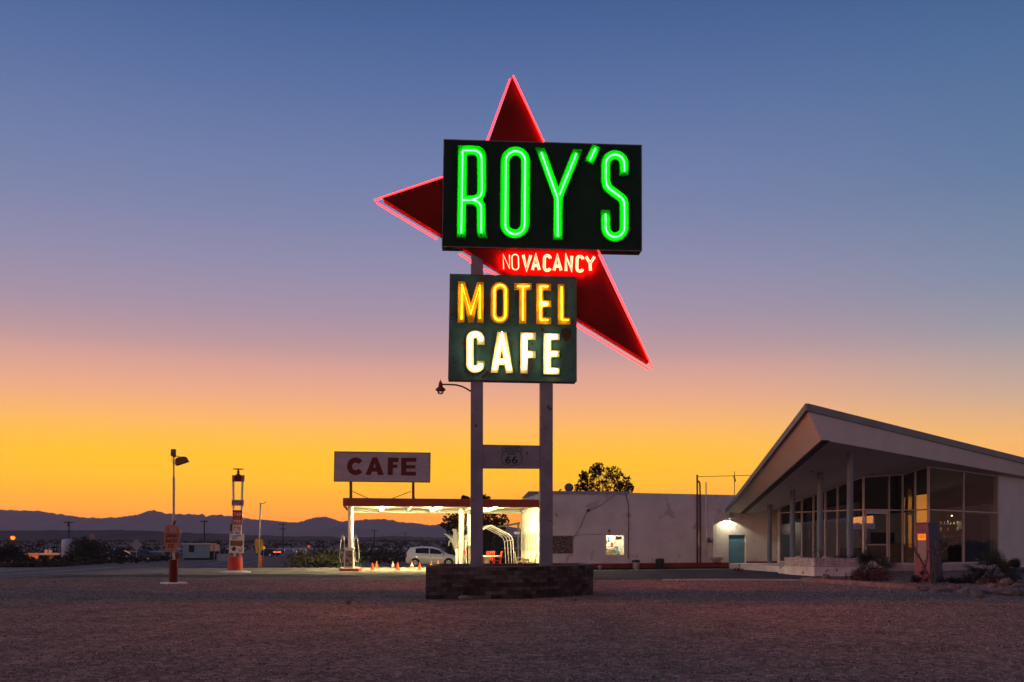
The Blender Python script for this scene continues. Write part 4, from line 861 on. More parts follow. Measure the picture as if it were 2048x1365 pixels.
# ------------------------------------------------------------------ cars
def car(name, label, cat, c, rz, paint, Lg=4.0, group=None, lights=None, sc=1.0, sedan=False):
    t = thing(name, label, cat, tuple(c), group); c = Vector(c)
    def q(x, y, z): 
        x *= sc; y *= sc; z *= sc
        return c+Vector((x*cos(rz)-y*sin(rz), x*sin(rz)+y*cos(rz), z))
    # stations along x (front = +x): x, z_sill, z_belt, z_top, half width belt, half width top
    if not sedan:
        st = [(-2.0,.42,.62,.66,.62,.55),(-1.96,.30,.80,.98,.80,.68),(-1.86,.26,.92,1.22,.84,.68),(-1.68,.24,.98,1.44,.86,.62),(-1.3,.22,1.0,1.50,.87,.60),(-.6,.20,.98,1.53,.87,.60),(.1,.20,.95,1.49,.87,.59),(.55,.20,.93,1.34,.86,.58),(1.0,.20,.92,1.08,.86,.62),(1.2,.20,.90,.97,.85,.64),(1.6,.22,.84,.88,.82,.62),(1.88,.28,.70,.76,.76,.56),(2.0,.34,.56,.60,.62,.45)]
    else:
        st = [(-2.3,.40,.62,.66,.66,.6),(-2.2,.28,.86,.94,.82,.7),(-1.8,.22,.90,1.0,.86,.72),(-1.45,.22,.92,1.12,.87,.64),(-.9,.2,.92,1.40,.88,.58),(-.3,.2,.92,1.45,.88,.58),(.35,.2,.92,1.42,.88,.58),(.8,.2,.92,1.2,.87,.6),(1.15,.2,.90,.98,.86,.66),(1.7,.22,.84,.9,.84,.66),(2.1,.26,.72,.78,.8,.6),(2.25,.34,.56,.6,.68,.5)]
    vs = []; fs = []; m_ = 9
    for (x, zs, zb, zt, wb, wt) in st:
        ring = [(x,-wb*.93,zs),(x,-wb,zs+.2*(zb-zs)),(x,-wb,zb),(x,-wt,zt-.03),(x,0,zt+.01),(x,wt,zt-.03),(x,wb,zb),(x,wb,zs+.2*(zb-zs)),(x,wb*.93,zs)]
        vs += [q(*p) for p in ring]
    for i in range(len(st)-1):
        for j in range(m_): fs.append((i*m_+j, i*m_+(j+1)%m_, (i+1)*m_+(j+1)%m_, (i+1)*m_+j))
    fs.append(tuple(range(m_))); fs.append(tuple((len(st)-1)*m_+j for j in reversed(range(m_))))
    mb = MB(); mb.add(vs, fs); b = mb.build('body', paint, t, smooth=True, recalc=True)
    # side glass
    for sy in (-1, 1):
        def wp(x, f):  # point on the greenhouse side at height fraction f between belt and top
            for a, b_ in zip(st, st[1:]):
                if a[0] <= x <= b_[0]: u = (x-a[0])/(b_[0]-a[0]); s_ = [a[i]+(b_[i]-a[i])*u for i in range(6)]; break
            return q(x, sy*(s_[4]+(s_[5]-s_[4])*f+.012), s_[2]+(s_[3]-.03-s_[2])*f)
        wx = [(-1.25,.08,.80),(-1.05,.06,.84),(-.6,.06,.86),(-.25,.06,.86)] if not sedan else [(-1.3,.1,.6),(-.9,.06,.82),(-.3,.06,.85)]
        wx2 = [(-.18,.06,.86),(.1,.06,.84),(.5,.06,.80),(.95,.10,.30)] if not sedan else [(-.22,.06,.85),(.35,.06,.85),(.75,.06,.7),(1.05,.1,.3)]
        for ws in (wx, wx2):
            mb = MB(); pts = [wp(x, lo) for x, lo, hi in ws]+[wp(x, hi) for x, lo, hi in ws]; n = len(ws)
            mb.add(pts, [(i, i+1, n+i+1, n+i) for i in range(n-1)]); mb.build('window', m_carwin, t)
    # windscreen and rear window
    def band(x0, x1, e):
        a = [s for s in st if x0 <= s[0] <= x1]; mb = MB(); vv = []
        for s in a: vv += [q(s[0]+e[0], -s[5]*.9, s[3]+e[1]), q(s[0]+e[0], s[5]*.9, s[3]+e[1])]
        mb.add(vv, [(2*i, 2*i+1, 2*i+3, 2*i+2) for i in range(len(a)-1)]); mb.build('windscreen' if x0 > 0 else 'rear_window', m_carwin, t)
    band(.3 if sedan else .5, 1.16, (.02,.02)); band(*((-1.5,-.85) if sedan else (-1.97,-1.6)), (-.03,.02))
    for x in (-1.28, 1.24) if not sedan else (-1.4, 1.4):
        for sy in (-1, 1):
            Ax = Matrix.Rotation(rz, 3, 'Z') @ Matrix.Rotation(radians(90)*-sy, 3, 'X') ; cc = q(x, sy*.74, .31)
            mb = MB(); mb.lathe(cc, [(.30*sc,-.02*sc),(.31*sc,.02*sc),(.31*sc,.17*sc),(.28*sc,.20*sc),(.2*sc,.19*sc)], 22, Ax); w_ = mb.build('wheel', m_tyre, t, smooth=False)
            mb = MB(); mb.lathe(cc, [(.19*sc,.192*sc),(.19*sc,.202*sc),(.17*sc,.202*sc)], 20, Ax)
            mb = MB(); mb.add([cc+Ax@Vector((.19*sc*cos(a)*f, .19*sc*sin(a)*f, .203*sc)) for a in [k*2*pi/20 for k in range(20)] for f in (.86, 1.04)], [(2*k, (2*k+2)%40, (2*k+3)%40, 2*k+1) for k in range(20)])
            for k in range(5):
                a = 2*pi*k/5+.3; u = Vector((cos(a), sin(a), 0)); v = Vector((-sin(a), cos(a), 0))
                mb.add([cc+Ax@((u*r_+v*w2)*sc+Vector((0,0,.204*sc))) for r_, w2 in ((.02,-.025),(.17,-.04),(.17,.04),(.02,.025))], [(0,1,2,3)])
            mb.build('rim', m_rim, w_)
            mb = MB(); arch = [cc+Vector((0,0,0))+ (Ax@Vector((r_*sc*cos(a), r_*sc*sin(a), .137*sc))) for a in [k*2*pi/24 for k in range(24)] for r_ in (.0, .375)]
            mb.add([cc+Ax@Vector((.365*sc*cos(a), .365*sc*sin(a), .139*sc)) for a in [k*2*pi/24 for k in range(24)]], [tuple(range(24))]); mb.build('wheel_arch', m_tyre, t)
    xt = -1.93 if not sedan else -2.27
    for sy in (-1, 1):
        mb = MB(); mb.box(q(xt+.0, sy*.72, .84), (.10*sc,.20*sc,.26*sc if not sedan else .12*sc), rz); mb.build('tail_light', lights or m_tail, t)
        mb = MB(); mb.box(q(-xt-.16, sy*.68, .72), (.16*sc,.24*sc,.12*sc), rz); mb.build('headlight', m_rim, t)
    if lights:
        mb = MB(); mb.box(q(-2.31, 0, .80), (.02*sc,1.2*sc,.05*sc), rz); mb.build('brake_light', lights, t)
    mb = MB(); mb.box(q(.75, -.95, .98), (.16*sc,.14*sc,.11*sc), rz); mb.box(q(.75, .95, .98), (.16*sc,.14*sc,.11*sc), rz); mb.build('mirror', paint, t)
    mb = MB(); mb.tube([q(-.2,-.885,.80), q(.0,-.885,.80)], .018*sc, 5); mb.tube([q(-1.0,-.885,.82), q(-.8,-.885,.82)], .018*sc, 5); mb.build('door_handle', m_rim, t)
    return t
car('parked_car', 'silver hatchback parked side on beyond the canopy cones', 'car', (*XY(865,72.5), gh(72.5)), radians(3), m_carpaint)
car('parked_car', 'blue grey van whose windscreen shows behind the silver hatchback nose', 'van', (*XY(905,92), gh(92)+.0), radians(-70), M('van_blue', (.10,.13,.22), .4), sc=1.15)
m_tl = EM('tail_lamp_lit', (1,.05,.02), 14)
car('driving_car', 'dark car with glowing red tail lights driving away on the road', 'car', (*XY(536,176), gh(176)), radians(150), M('dark_car', (.02,.02,.022), .6, spec=.1), sedan=True, lights=m_tl, sc=1.0)

# ------------------------------------------------------------------ rearing horse statue (one continuous skin)
def skin(name, verts, edges, radii, mat, parent=None, root=0, sub=2, **k):
    me = bpy.data.meshes.new(name); me.from_pydata(verts, edges, []); o = bpy.data.objects.new(name, me); COL.objects.link(o)
    sm = o.modifiers.new('s', 'SKIN'); sm.use_smooth_shade = True
    for i, r in enumerate(radii): me.skin_vertices[0].data[i].radius = r if isinstance(r, tuple) else (r, r)
    me.skin_vertices[0].data[root].use_root = True
    sb = o.modifiers.new('b', 'SUBSURF'); sb.levels = sub; sb.render_levels = sub
    dg = bpy.context.evaluated_depsgraph_get(); em = bpy.data.meshes.new_from_object(o.evaluated_get(dg)); bpy.data.objects.remove(o)
    mb = MB(); mb.add([tuple(v.co) for v in em.vertices], [tuple(p.vertices) for p in em.polygons]); bpy.data.meshes.remove(em)
    return mb.build(name, mat, parent, smooth=True, **k)
hd = 63.0
H = lambda px, py, dy=0: tuple(P(px, py, hd)+Vector((0, dy, 0)))
hv = [H(914,1083),H(911,1074),H(913,1065),H(909,1061),H(904,1059.5), H(917,1100),H(920,1112), H(905,1080,-.12),H(899,1074,-.14),H(893,1070,-.14),H(889,1068,-.14), H(906,1084,.14),H(899,1082,.16),H(897,1089,.16),H(897.5,1093,.16),
      H(922,1120,-.14),H(919,1126,-.14),H(920,1133,-.14), H(923,1120,.14),H(921,1127,.14),H(922,1133,.14), H(925,1108),H(928,1118), H(911,1058.5,-.07), H(912,1058.5,.07)]
he = [(0,1),(1,2),(2,3),(3,4),(0,5),(5,6),(0,7),(7,8),(8,9),(9,10),(0,11),(11,12),(12,13),(13,14),(6,15),(15,16),(16,17),(6,18),(18,19),(19,20),(6,21),(21,22),(2,23),(2,24)]
hr = [.33,.22,.15,.12,.075,.32,.28,.12,.08,.05,.06,.12,.07,.05,.06,.14,.07,.07,.14,.07,.07,.06,.05,.035,.035]
hs = thing('horse_statue', 'white rearing horse statue half hidden by the middle canopy column', 'statue', (H(920,1133)[0], hd, gh(hd)))
skin('body', hv, he, hr, m_statue, hs)
b = H(920,1133); MB().box((b[0], b[1], (b[2]+gh(hd))/2+.03), (.6,.7,abs(b[2]-gh(hd))+.12)).build('plinth', m_conc, hs)

# ------------------------------------------------------------------ carport frame, table, chairs
t = thing('carport_frame', 'bare white tube carport frame of four arches with no cover', 'carport', (-.9, 60, 0))
def archp(dx, dd):
    k = 1
    return [P(x+dx, y, 59+dd) for x, y in ((930,1134),(931,1086),(938,1075),(982,1051),(1018,1070),(1024,1077),(1027,1082),(1029,1134))]
for k, (dx, dd, sx) in enumerate(((0,0,1),(-5,1.0,1),(-11,2.0,1),(-17,3,1))):
    mb = MB(); pth = [P(x+dx, y+k*.9, 59+dd) for x, y in ((930,1133),(931,1086),(938,1075),(982,1051),(1018,1069),(1023,1074),(1026,1081),(1029,1133))]
    pth[0].z = 0; pth[-1].z = 0; mb.tube(pth, .033, 7); mb.build('arch', m_white, t, smooth=True)
mb = MB(); mb.tube([P(1026.5,1080,59), P(1010,1083,62)], .028, 6); mb.tube([P(982,1051,59), P(965,1053.8,62)], .028, 6); mb.build('rail', m_white, t, smooth=True)
def chair(c, rz, mat, label, name='patio_chair', s=1.0, group=None, slats=True):
    t = thing(name, label, 'chair', tuple(c), group); c = Vector(c)
    def q(x, y, z): return c+Vector((x*cos(rz)-y*sin(rz), x*sin(rz)+y*cos(rz), z))*s
    R = lambda a, b, th, nm: MB().hexa([q(*a[0:2],a[2]),q(b[0],a[1],a[2]),q(b[0],b[1],a[2]),q(a[0],b[1],a[2]),q(a[0],a[1],b[2]),q(b[0],a[1],b[2]),q(b[0],b[1],b[2]),q(a[0],b[1],b[2])]).build(nm, mat, t)
    R((-.25,-.24,.42),(.25,.24,.46),0,'seat')
    mb = MB()
    for k in range(5):
        x = -.23+k*.115-.035; mb.hexa([q(x,.22,.46),q(x+.07,.22,.46),q(x+.07,.25,.46),q(x,.25,.46),q(x,.30,.98),q(x+.07,.30,.98),q(x+.07,.33,.98),q(x,.33,.98)])
    mb.hexa([q(-.26,.29,.93),q(.26,.29,.93),q(.26,.34,.93),q(-.26,.34,.93),q(-.26,.30,1.02),q(.26,.30,1.02),q(.26,.35,1.02),q(-.26,.35,1.02)]); mb.build('backrest', mat, t)
    for x in (-.23,.23):
        for y in (-.21,.21): MB().hexa([q(x-.03,y-.03,0),q(x+.03,y-.03,0),q(x+.03,y+.03,0),q(x-.03,y+.03,0),q(x-.03,y-.03,.42),q(x+.03,y-.03,.42),q(x+.03,y+.03,.42),q(x-.03,y+.03,.42)]).build('leg', mat, t)
        MB().hexa([q(x-.03,-.25,.64),q(x+.03,-.25,.64),q(x+.03,.28,.64),q(x-.03,.28,.64),q(x-.03,-.25,.67),q(x+.03,-.25,.67),q(x+.03,.28,.67),q(x-.03,.28,.67)]).build('armrest', mat, t)
    return t
yc = 58.0
m_rc = M('chair_red', (.55,.05,.015), .5)
chair((*XY(981,yc+.8),0), radians(0), m_rc, 'red patio chair behind the white round table', group='red chairs at the patio table')
chair((*XY(993,yc),0), radians(-80), m_rc, 'red patio chair seen side on right of the white round table', group='red chairs at the patio table')
chair((*XY(962.5,yc-.3),0), radians(160), m_rc, 'red patio chair mostly hidden by the left sign post', group='red chairs at the patio table', s=.8)
t = thing('patio_table', 'round white patio table among red chairs', 'table', (*XY(973,yc-.2),0)); x, y = XY(973, yc-.3)
MB().lathe((x,y,0), [(.82,.70),(.85,.71),(.85,.745),(.82,.75)], 28).build('tabletop', m_cream, t); MB().lathe((x,y,0), [(.28,.0),(.26,.04),(.2,.06),(.2,.66),(.3,.699)], 14).build('pedestal', m_cream, t)
m_tw = M('timber_pale', (.42,.33,.18), .7, (.25,.18,.1), 6)
chair((*XY(1040,56.6),0), radians(95), m_tw, 'pale timber armchair nearest the white carport frame', name='wooden_chair', group='wooden chairs by the bright side wall')
chair((*XY(1062,54.6),0), radians(-85), m_tw, 'pale timber armchair nearest the right sign post', name='wooden_chair', group='wooden chairs by the bright side wall', s=.95)
x, y = XY(1051, 56); t = thing('side_table', 'small green table between the two timber armchairs', 'table', (x,y,0)); MB().box((x,y,.52),(.42,.4,.16)).build('tabletop', M('table_green', (.12,.13,.06), .7), t)
for dx in (-.18,.18):
    for dy in (-.16,.16): MB().box((x+dx,y+dy,.22),(.04,.04,.44)).build('leg', m_tw, t)
for px_, lb, cm in ((1002,'small pale bucket at the foot of the carport frame',m_white),(1013,'small buff pot left of the timber armchairs',m_tw)):
    x, y = XY(px_, 57.5); MB().lathe((x,y,0), [(.1,0),(.13,.22),(.12,.22),(.1,.05)], 12).build('plant_pot', cm, label=lb, cat='pot', origin=(x,y,0))

# ------------------------------------------------------------------ motel office with the swept roof
K = 1.05
def OP(x, y): return Vector((x*K, y*K))
E0 = OP(15.3,54.2); E1 = OP(18.05,48.8); E2 = OP(20.44,49.7); E3 = OP(21.3,48.6); E4 = OP(27.8,54.4); E5 = OP(36.5,62.2)
def zs(x, y):   # soffit plane, scaled about the eye
    return EYE+((11.034+.147*(x/K)-.1788*(y/K))-EYE)*K
ZB = .36
office = thing('motel_office', 'motel office with steep swept roof, glass walls and pale splayed fascia', 'building', (20,50,0))
Q0 = Vector((12.9*K,39.6*K)); L0 = Vector((13.0*K,54.3*K)); R0 = Vector((30.3*K,56.1*K))
P0 = P(1613,810,38.7*K); PL = P(1452,1021,54.0*K); PR = P(2048,918,55.4*K); PR2 = P0+(PR-P0)*1.45; R2 = Q0+(R0-Q0)*1.45
z3 = lambda v: Vector((v.x, v.y, zs(v.x, v.y)))
q0, l0, r2 = z3(Q0), z3(L0), z3(R2)
def tri_plane(a, b, c):
    n = (b-a).cross(c-a); return lambda x, y: a.z-(n.x*(x-a.x)+n.y*(y-a.y))/n.z
topz = tri_plane(P0, PL, PR2)
bl = Vector((16.8, 61.5)); br = Vector((37.5, 71)); 
sof_poly = [(Q0.x,Q0.y),(R2.x,R2.y),(br.x-1,br.y-1),(bl.x,bl.y),(L0.x,L0.y)]
MB().prism(sof_poly, zs, lambda x, y: zs(x, y)+.06).build('soffit', m_soffit, office)
B1_ = Vector((br.x, br.y, topz(br.x, br.y))); B0_ = Vector((bl.x, bl.y+.5, topz(bl.x, bl.y+.5)))
mb = MB(); up = Vector((0,0,.05)); tp = [P0, PR2, B1_, B0_, PL]; mb.add([p+up for p in tp]+[p-up*.1 for p in tp], [tuple(range(5)), tuple(range(9,4,-1))]+[(i,(i+1)%5,(i+1)%5+5,i+5) for i in range(5)]); roof = mb.build('roof', m_trim, office, recalc=True)
dv = Vector((0,0,-.10))
def fascia(a, b, c, d):   # a,b top outer; c,d lower
    mb = MB(); nu, nv = 24, 6; vs = []
    n = (b-a).cross(d-a).normalized(); n = -n if n.y > 0 else n
    for off in (0, .06):
        for v in range(nv+1):
            for u in range(nu+1): s_, t_ = u/nu, v/nv; vs.append((a*(1-s_)+b*s_)*(1-t_)+(d*(1-s_)+c*s_)*t_-n*off)
    w_ = nu+1; o2 = w_*(nv+1); fs = [(v*w_+u, v*w_+u+1, (v+1)*w_+u+1, (v+1)*w_+u) for v in range(nv) for u in range(nu)]
    fs += [tuple(i+o2 for i in reversed(f)) for f in fs]
    rim_ = [u for u in range(w_)]+[v*w_+nu for v in range(1, nv+1)]+[nv*w_+u for u in range(nu-1, -1, -1)]+[v*w_ for v in range(nv-1, 0, -1)]
    fs += [(rim_[i], rim_[(i+1)%len(rim_)], rim_[(i+1)%len(rim_)]+o2, rim_[i]+o2) for i in range(len(rim_))]
    return mb.add(vs, fs).build('fascia', m_roofw, office, recalc=True)
fascia(PL+dv, P0+dv, q0, l0); fascia(P0+dv, PR2+dv, r2, q0)
def trimb(a, b, h0, h1):
    mb = MB(); n = Vector(((b-a).y, -(b-a).x, 0)).normalized()
    if n.y > 0: n = -n
    o1 = n*.05
    mb.hexa([a+o1-Vector((0,0,h0)), b+o1-Vector((0,0,h1)), b-o1-Vector((0,0,h1)), a-o1-Vector((0,0,h0)), a+o1+up*1.2, b+o1+up*1.2, b-o1+up*1.2, a-o1+up*1.2]); return mb.build('roof_trim', m_trim, roof, recalc=True)
trimb(PL, P0, .17, .26); trimb(P0+(PR2-P0)*.002, PR2, .26, .30)
# thin dark reveal under the left eave
mb = MB(); mb.hexa([l0+Vector((.05,-.02,-.035)), q0+Vector((.12,.04,-.035)), q0+Vector((.42,.2,-.035)), l0+Vector((.35,.1,-.035)), l0+Vector((.05,-.02,-.003)), q0+Vector((.12,.04,-.003)), q0+Vector((.42,.2,-.003)), l0+Vector((.35,.1,-.003))]); mb.build('soffit_reveal', m_black, office, recalc=True)
for px_, d_ in ((1635,42.5),(1625,47),(1580,50),(1745,50),(1820,47)):
    x, y = XY(px_, d_*1.02); MB().lathe((x, y, zs(x,y)-.03), [(.06,0),(.08,.028)], 10).build('downlight', m_black, office)
# columns of the porch
for px_, d_, w_ in ((1700,42.9*K,12.3),(1640,46.3*K,11.8),(1585,49.8*K,10.6),(1539,53.1*K,9.6)):
    x, y = XY(px_, d_); MB().lathe((x,y,0), [(w_*d_/F/2, .2), (w_*d_/F/2, zs(x,y)+.03)], 24).build('column', m_col, office)
# glazed walls
m_plinth = M('office_plinth', (.40,.33,.32), .85, (.33,.27,.26), 1, bump=.3, bscale=9)
def bay(a, b, ztop_a, ztop_b, zb=ZB, rail=3.33, door=False, lw=.055):
    d = (b-a).normalized(); n = Vector((d.y, -d.x)); L_ = (b-a).length
    if n.y > 0: n = -n
    def q(s, z, o): p = a+d*s+n*o; return Vector((p.x, p.y, z))
    def bar(s0, s1, z0a, z1a, z0b, z1b, t0, t1, mb): mb.hexa([q(s0,z0a,t1), q(s1,z0b,t1), q(s1,z0b,t0), q(s0,z0a,t0), q(s0,z1a,t1), q(s1,z1b,t1), q(s1,z1b,t0), q(s0,z1a,t0)])
    mb = MB(); zt = lambda s: ztop_a+(ztop_b-ztop_a)*s/L_
    bar(-lw/2, lw/2, zb, zt(0)-.01, zb, zt(0)-.01, -.07, .07, mb)
    bar(lw/2+.001, L_-lw/2-.001, zb+.003, zb+.09, zb+.003, zb+.09, -.05, .05, mb)
    if not door: bar(lw/2+.001, L_-lw/2-.001, rail-.03, rail+.03, rail-.03, rail+.03, -.045, .045, mb)
    bar(lw/2+.001, L_-lw/2-.001, zt(0)-.07, zt(0)-.012, zt(L_)-.07, zt(L_)-.012, -.05, .05, mb)
    if door:
        bar(lw/2+.001, L_-lw/2-.001, rail-.05, rail+.04, rail-.05, rail+.04, -.05, .05, mb)
    w = mb.build('door_frame' if door else 'window', m_frame, office)
    mb = MB(); q4 = [q(lw/2, zb+.05, 0), q(L_-lw/2, zb+.05, 0), q(L_-lw/2, zt(L_)-.04, 0), q(lw/2, zt(0)-.04, 0)]; nq = (q4[1]-q4[0]).cross(q4[2]-q4[0]); mb.add(q4, [(0,1,2,3) if nq.x*n.x+nq.y*n.y > 0 else (3,2,1,0)]); mb.build('pane', m_glass2 if n.x > .2 else m_glass, w)
    if door:
        mb = MB(); s0, s1 = .1, L_-.1
        for z0, z1 in ((zb+.10, zb+.30), (zb+1.05,zb+1.11), (rail-.22,rail-.06)): bar(s0+.08, s1-.08, z0, z1, z0, z1, .012, .05, mb)
        bar(s0, s0+.079, zb+.10, rail-.06, zb+.10, rail-.06, .012, .05, mb); bar(s1-.079, s1, zb+.10, rail-.06, zb+.10, rail-.06, .012, .05, mb); dd = mb.build('door_leaf', m_frame, w)
        mb = MB(); mb.tube([q(s0+.04, zb+1.0, .09), q(s0+.04, zb+1.4, .09)], .018, 6)
        mb.build('door_handle', m_black, w)
def facade(A, B, n, ts=None, door=None):
    ts = ts or [i/n for i in range(n+1)]
    for i in range(len(ts)-1):
        a = A.lerp(B, ts[i]); b = A.lerp(B, ts[i+1]); bay(a, b, zs(a.x,a.y), zs(b.x,b.y), door=(door == i))
facade(E0, E1, 7); facade(E1, E2, 2, [0,.64,1], door=0); facade(E2, E3, 2); facade(E3, E4, 2, [0,.475,1])
mb = MB(); mb.lathe((E4.x, E4.y, 0), [(.05,ZB),(.05,zs(E4.x,E4.y))], 4); mb.build('corner_post', m_frame, office)
def seg_wall(a, b, z0, z1, th, mat, name, out_=0.0):
    d = (b-a).normalized(); n = Vector((d.y,-d.x)); 
    if n.y > 0: n = -n
    a1, b1, b2, a2 = a+n*out_, b+n*out_, b-n*th, a-n*th; g = (lambda v, z: (v.x, v.y, z(v.x, v.y) if callable(z) else z))
    return MB().hexa([g(a1,z0),g(b1,z0),g(b2,z0),g(a2,z0),g(a1,z1),g(b1,z1),g(b2,z1),g(a2,z1)]).build(name, mat, office, recalc=True)
seg_wall(E2+(E1-E2)*.02, E3, -.1, ZB-.002, .25, m_plinth, 'plinth', .06); seg_wall(E1, E2, -.1, ZB-.004, .25, m_plinth, 'plinth', .08); seg_wall(E3, E4, -.1, ZB-.006, .25, m_plinth, 'plinth', .10)
seg_wall(E4+(E5-E4)*.008, E5, -.1, lambda x, y: zs(x,y)-.002, .25, M('office_wall', (.62,.56,.51), .85, (.55,.50,.46), .8, bump=.3, bscale=8), 'wall', .04)
# back wall with the window through to the sky
bk0 = Vector((17.6,63.5)); bk1 = Vector((36.5,69.0)); bd = (bk1-bk0).normalized(); bn = Vector((bd.y,-bd.x, 0)); BP = Plane((bk0.x,bk0.y,0), bn)
def sb(px): p = BP.at(px, 1084); return (Vector((p.x,p.y))-bk0).dot(bd)
def zb2(px, py): return BP.at(px, py).z
mpBk = lambda x, z, off=0.0: Vector((bk0.x+bd.x*x, bk0.y+bd.y*x, z))+bn*off
LB = (bk1-bk0).length
wn_ = [(sb(1702),zb2(1730,1058)),(sb(1750),zb2(1730,1058)),(sb(1750),zb2(1730,1031)),(sb(1702),zb2(1730,1031))]
zr = lambda s: zs(bk0.x+bd.x*s, bk0.y+bd.y*s)+.03
mb = MB(); loops_mesh(mb, [[(0,0),(LB,0),(LB,zr(LB)),(0,zr(0))], wn_], mpBk, 0, -.2); mb.build('back_wall', m_intwall, office, recalc=True)
mb = MB(); c_ = (wn_[0][0]*.45+wn_[1][0]*.55); loops_mesh(mb, [[(c_-.04,wn_[0][1]),(c_+.04,wn_[0][1]),(c_+.04,wn_[2][1]),(c_-.04,wn_[2][1])]], mpBk, -.03, -.1); loops_mesh(mb, [[(wn_[0][0],wn_[0][1]+.1),(c_-.041,wn_[0][1]+.1),(c_-.041,wn_[0][1]+.15),(wn_[0][0],wn_[0][1]+.15)]], mpBk, -.03, -.1); mb.build('back_window_bar', m_frame, office, recalc=True)
fl = [(E0.x,E0.y),(E1.x,E1.y),(E2.x,E2.y),(E3.x,E3.y),(E4.x,E4.y),(bk1.x-.2,bk1.y-.2),(bk0.x,bk0.y-.02)]
MB().prism(fl, ZB-.12, ZB-.01).build('floor', m_floor, office)
seg_wall(Vector((E0.x+.02,E0.y+.05)), Vector((bk0.x,bk0.y-.02)), 0, lambda x, y: zs(x,y)-.01, .12, m_intwall, 'side_wall')
MB().prism([(E0.x+.15,E0.y+.2),(E1.x+.12,E1.y+.15),(E2.x,E2.y+.15),(E3.x,E3.y+.15),(E4.x-.05,E4.y+.2),(bk1.x-.3,bk1.y-.3),(bk0.x+.1,bk0.y-.1)], lambda x, y: zs(x,y)-.045, lambda x, y: zs(x,y)-.012).build('ceiling', m_dark, office)  # near-black sheet added below the soffit so the interior reads dark
# interior furniture
def bx(name, label, cat, parts, loc):
    t = thing(name, label, cat, loc)
    for nm, c, d, rz, m_ in parts: MB().box(c, d, rz).build(nm, m_, t)
    return t
x, y = XY(1790, 56.5); rzc = .25
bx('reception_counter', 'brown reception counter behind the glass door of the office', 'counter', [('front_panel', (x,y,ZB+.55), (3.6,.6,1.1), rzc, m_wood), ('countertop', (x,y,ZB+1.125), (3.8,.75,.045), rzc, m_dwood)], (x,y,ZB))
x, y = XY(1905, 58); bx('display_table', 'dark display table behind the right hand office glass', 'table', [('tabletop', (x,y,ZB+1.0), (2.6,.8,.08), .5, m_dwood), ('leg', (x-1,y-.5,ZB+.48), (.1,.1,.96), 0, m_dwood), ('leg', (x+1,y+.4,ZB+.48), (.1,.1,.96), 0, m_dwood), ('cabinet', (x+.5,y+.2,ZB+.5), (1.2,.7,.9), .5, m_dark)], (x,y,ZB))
t = thing('display_shelf', 'shelf unit with bottles and a framed clock behind the office glass', 'shelf', (*XY(1905,60.5), ZB)); x, y = XY(1902, 60.8); random.seed(5)
for k in range(4): MB().box((x,y,ZB+1.1+k*.42), (2.3,.35,.03), .3).build('shelf_board', m_dwood, t)
for k in range(4):
    for j in range(9):
        if random.random() < .25: continue
        s_ = -1.05+j*.26+random.uniform(-.04,.04); h_ = random.uniform(.12,.32); cx_, cy_ = x+s_*cos(.3), y+s_*sin(.3)
        MB().lathe((cx_,cy_,ZB+1.117+k*.42), [(.05,0),(.055,h_*.6),(.02,h_*.8),(.02,h_)], 8).build('bottle', random.choice(mats_i+[m_cream, m_cream]), t)
MB().box((x+.45,y-.2,ZB+2.3), (.34,.05,.5), .3).build('framed_clock', m_cream, t)
sl = Vector((x-.3, y-.75, ZB+2.95)); t2 = thing('display_lamp', 'small warm lamp lighting the bottle shelves inside the office', 'lamp', tuple(sl)); MB().lathe(sl, [(.09,-.04),(.10,.0),(.03,.09)], 10).build('lamp_shade', m_metal, t2); MB().blob(sl-Vector((0,0,.05)), .04, 1, 0, 1).build('bulb', EM('display_bulb', (1,.7,.35), 25), t2)
dl_ = bpy.data.lights.new('display_light', 'POINT'); dl_.energy = 26; dl_.color = (1,.74,.45); dl_.shadow_soft_size = .03; do_ = bpy.data.objects.new('display_light', dl_); COL.objects.link(do_); do_.location = sl-Vector((0,0,.13))
t = thing('curtain', 'blue grey pleated curtain inside the right end of the office glass', 'curtain', (E4.x-.6, E4.y+.4, ZB)); mb = MB(); a, b = E3.lerp(E4,.66)+Vector((-.35,.6)), E4+Vector((-.3,.45)); n_ = 90; d = (b-a); nn = Vector((d.y,-d.x)).normalized(); pts = []
for i in range(n_+1): p = a+d*i/n_+nn*.07*sin(i*1.15); pts.append(p)
vs = [(p.x,p.y,ZB+.05) for p in pts]+[(p.x,p.y,3.25) for p in pts]+[(p.x+.01,p.y+.01,ZB+.05) for p in pts]+[(p.x+.01,p.y+.01,3.25) for p in pts]; m1 = n_+1
mb.add(vs, [(i,i+1,m1+i+1,m1+i) for i in range(n_)]+[(2*m1+i,3*m1+i,3*m1+i+1,2*m1+i+1) for i in range(n_)]); mb.build('drape', m_curtain, t, smooth=True)
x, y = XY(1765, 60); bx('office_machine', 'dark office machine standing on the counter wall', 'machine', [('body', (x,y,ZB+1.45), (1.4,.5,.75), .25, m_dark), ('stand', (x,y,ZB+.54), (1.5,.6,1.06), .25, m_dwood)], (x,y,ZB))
x, y = XY(1712, 57.5); bx('sofa', 'low dark sofa inside the office by the porch column', 'sofa', [('seat', (x,y,ZB+.25), (1.8,.8,.42), .2, m_dark), ('backrest', (x+.05,y+.35,ZB+.66), (1.8,.2,.4), .2, m_dark)], (x,y,ZB))
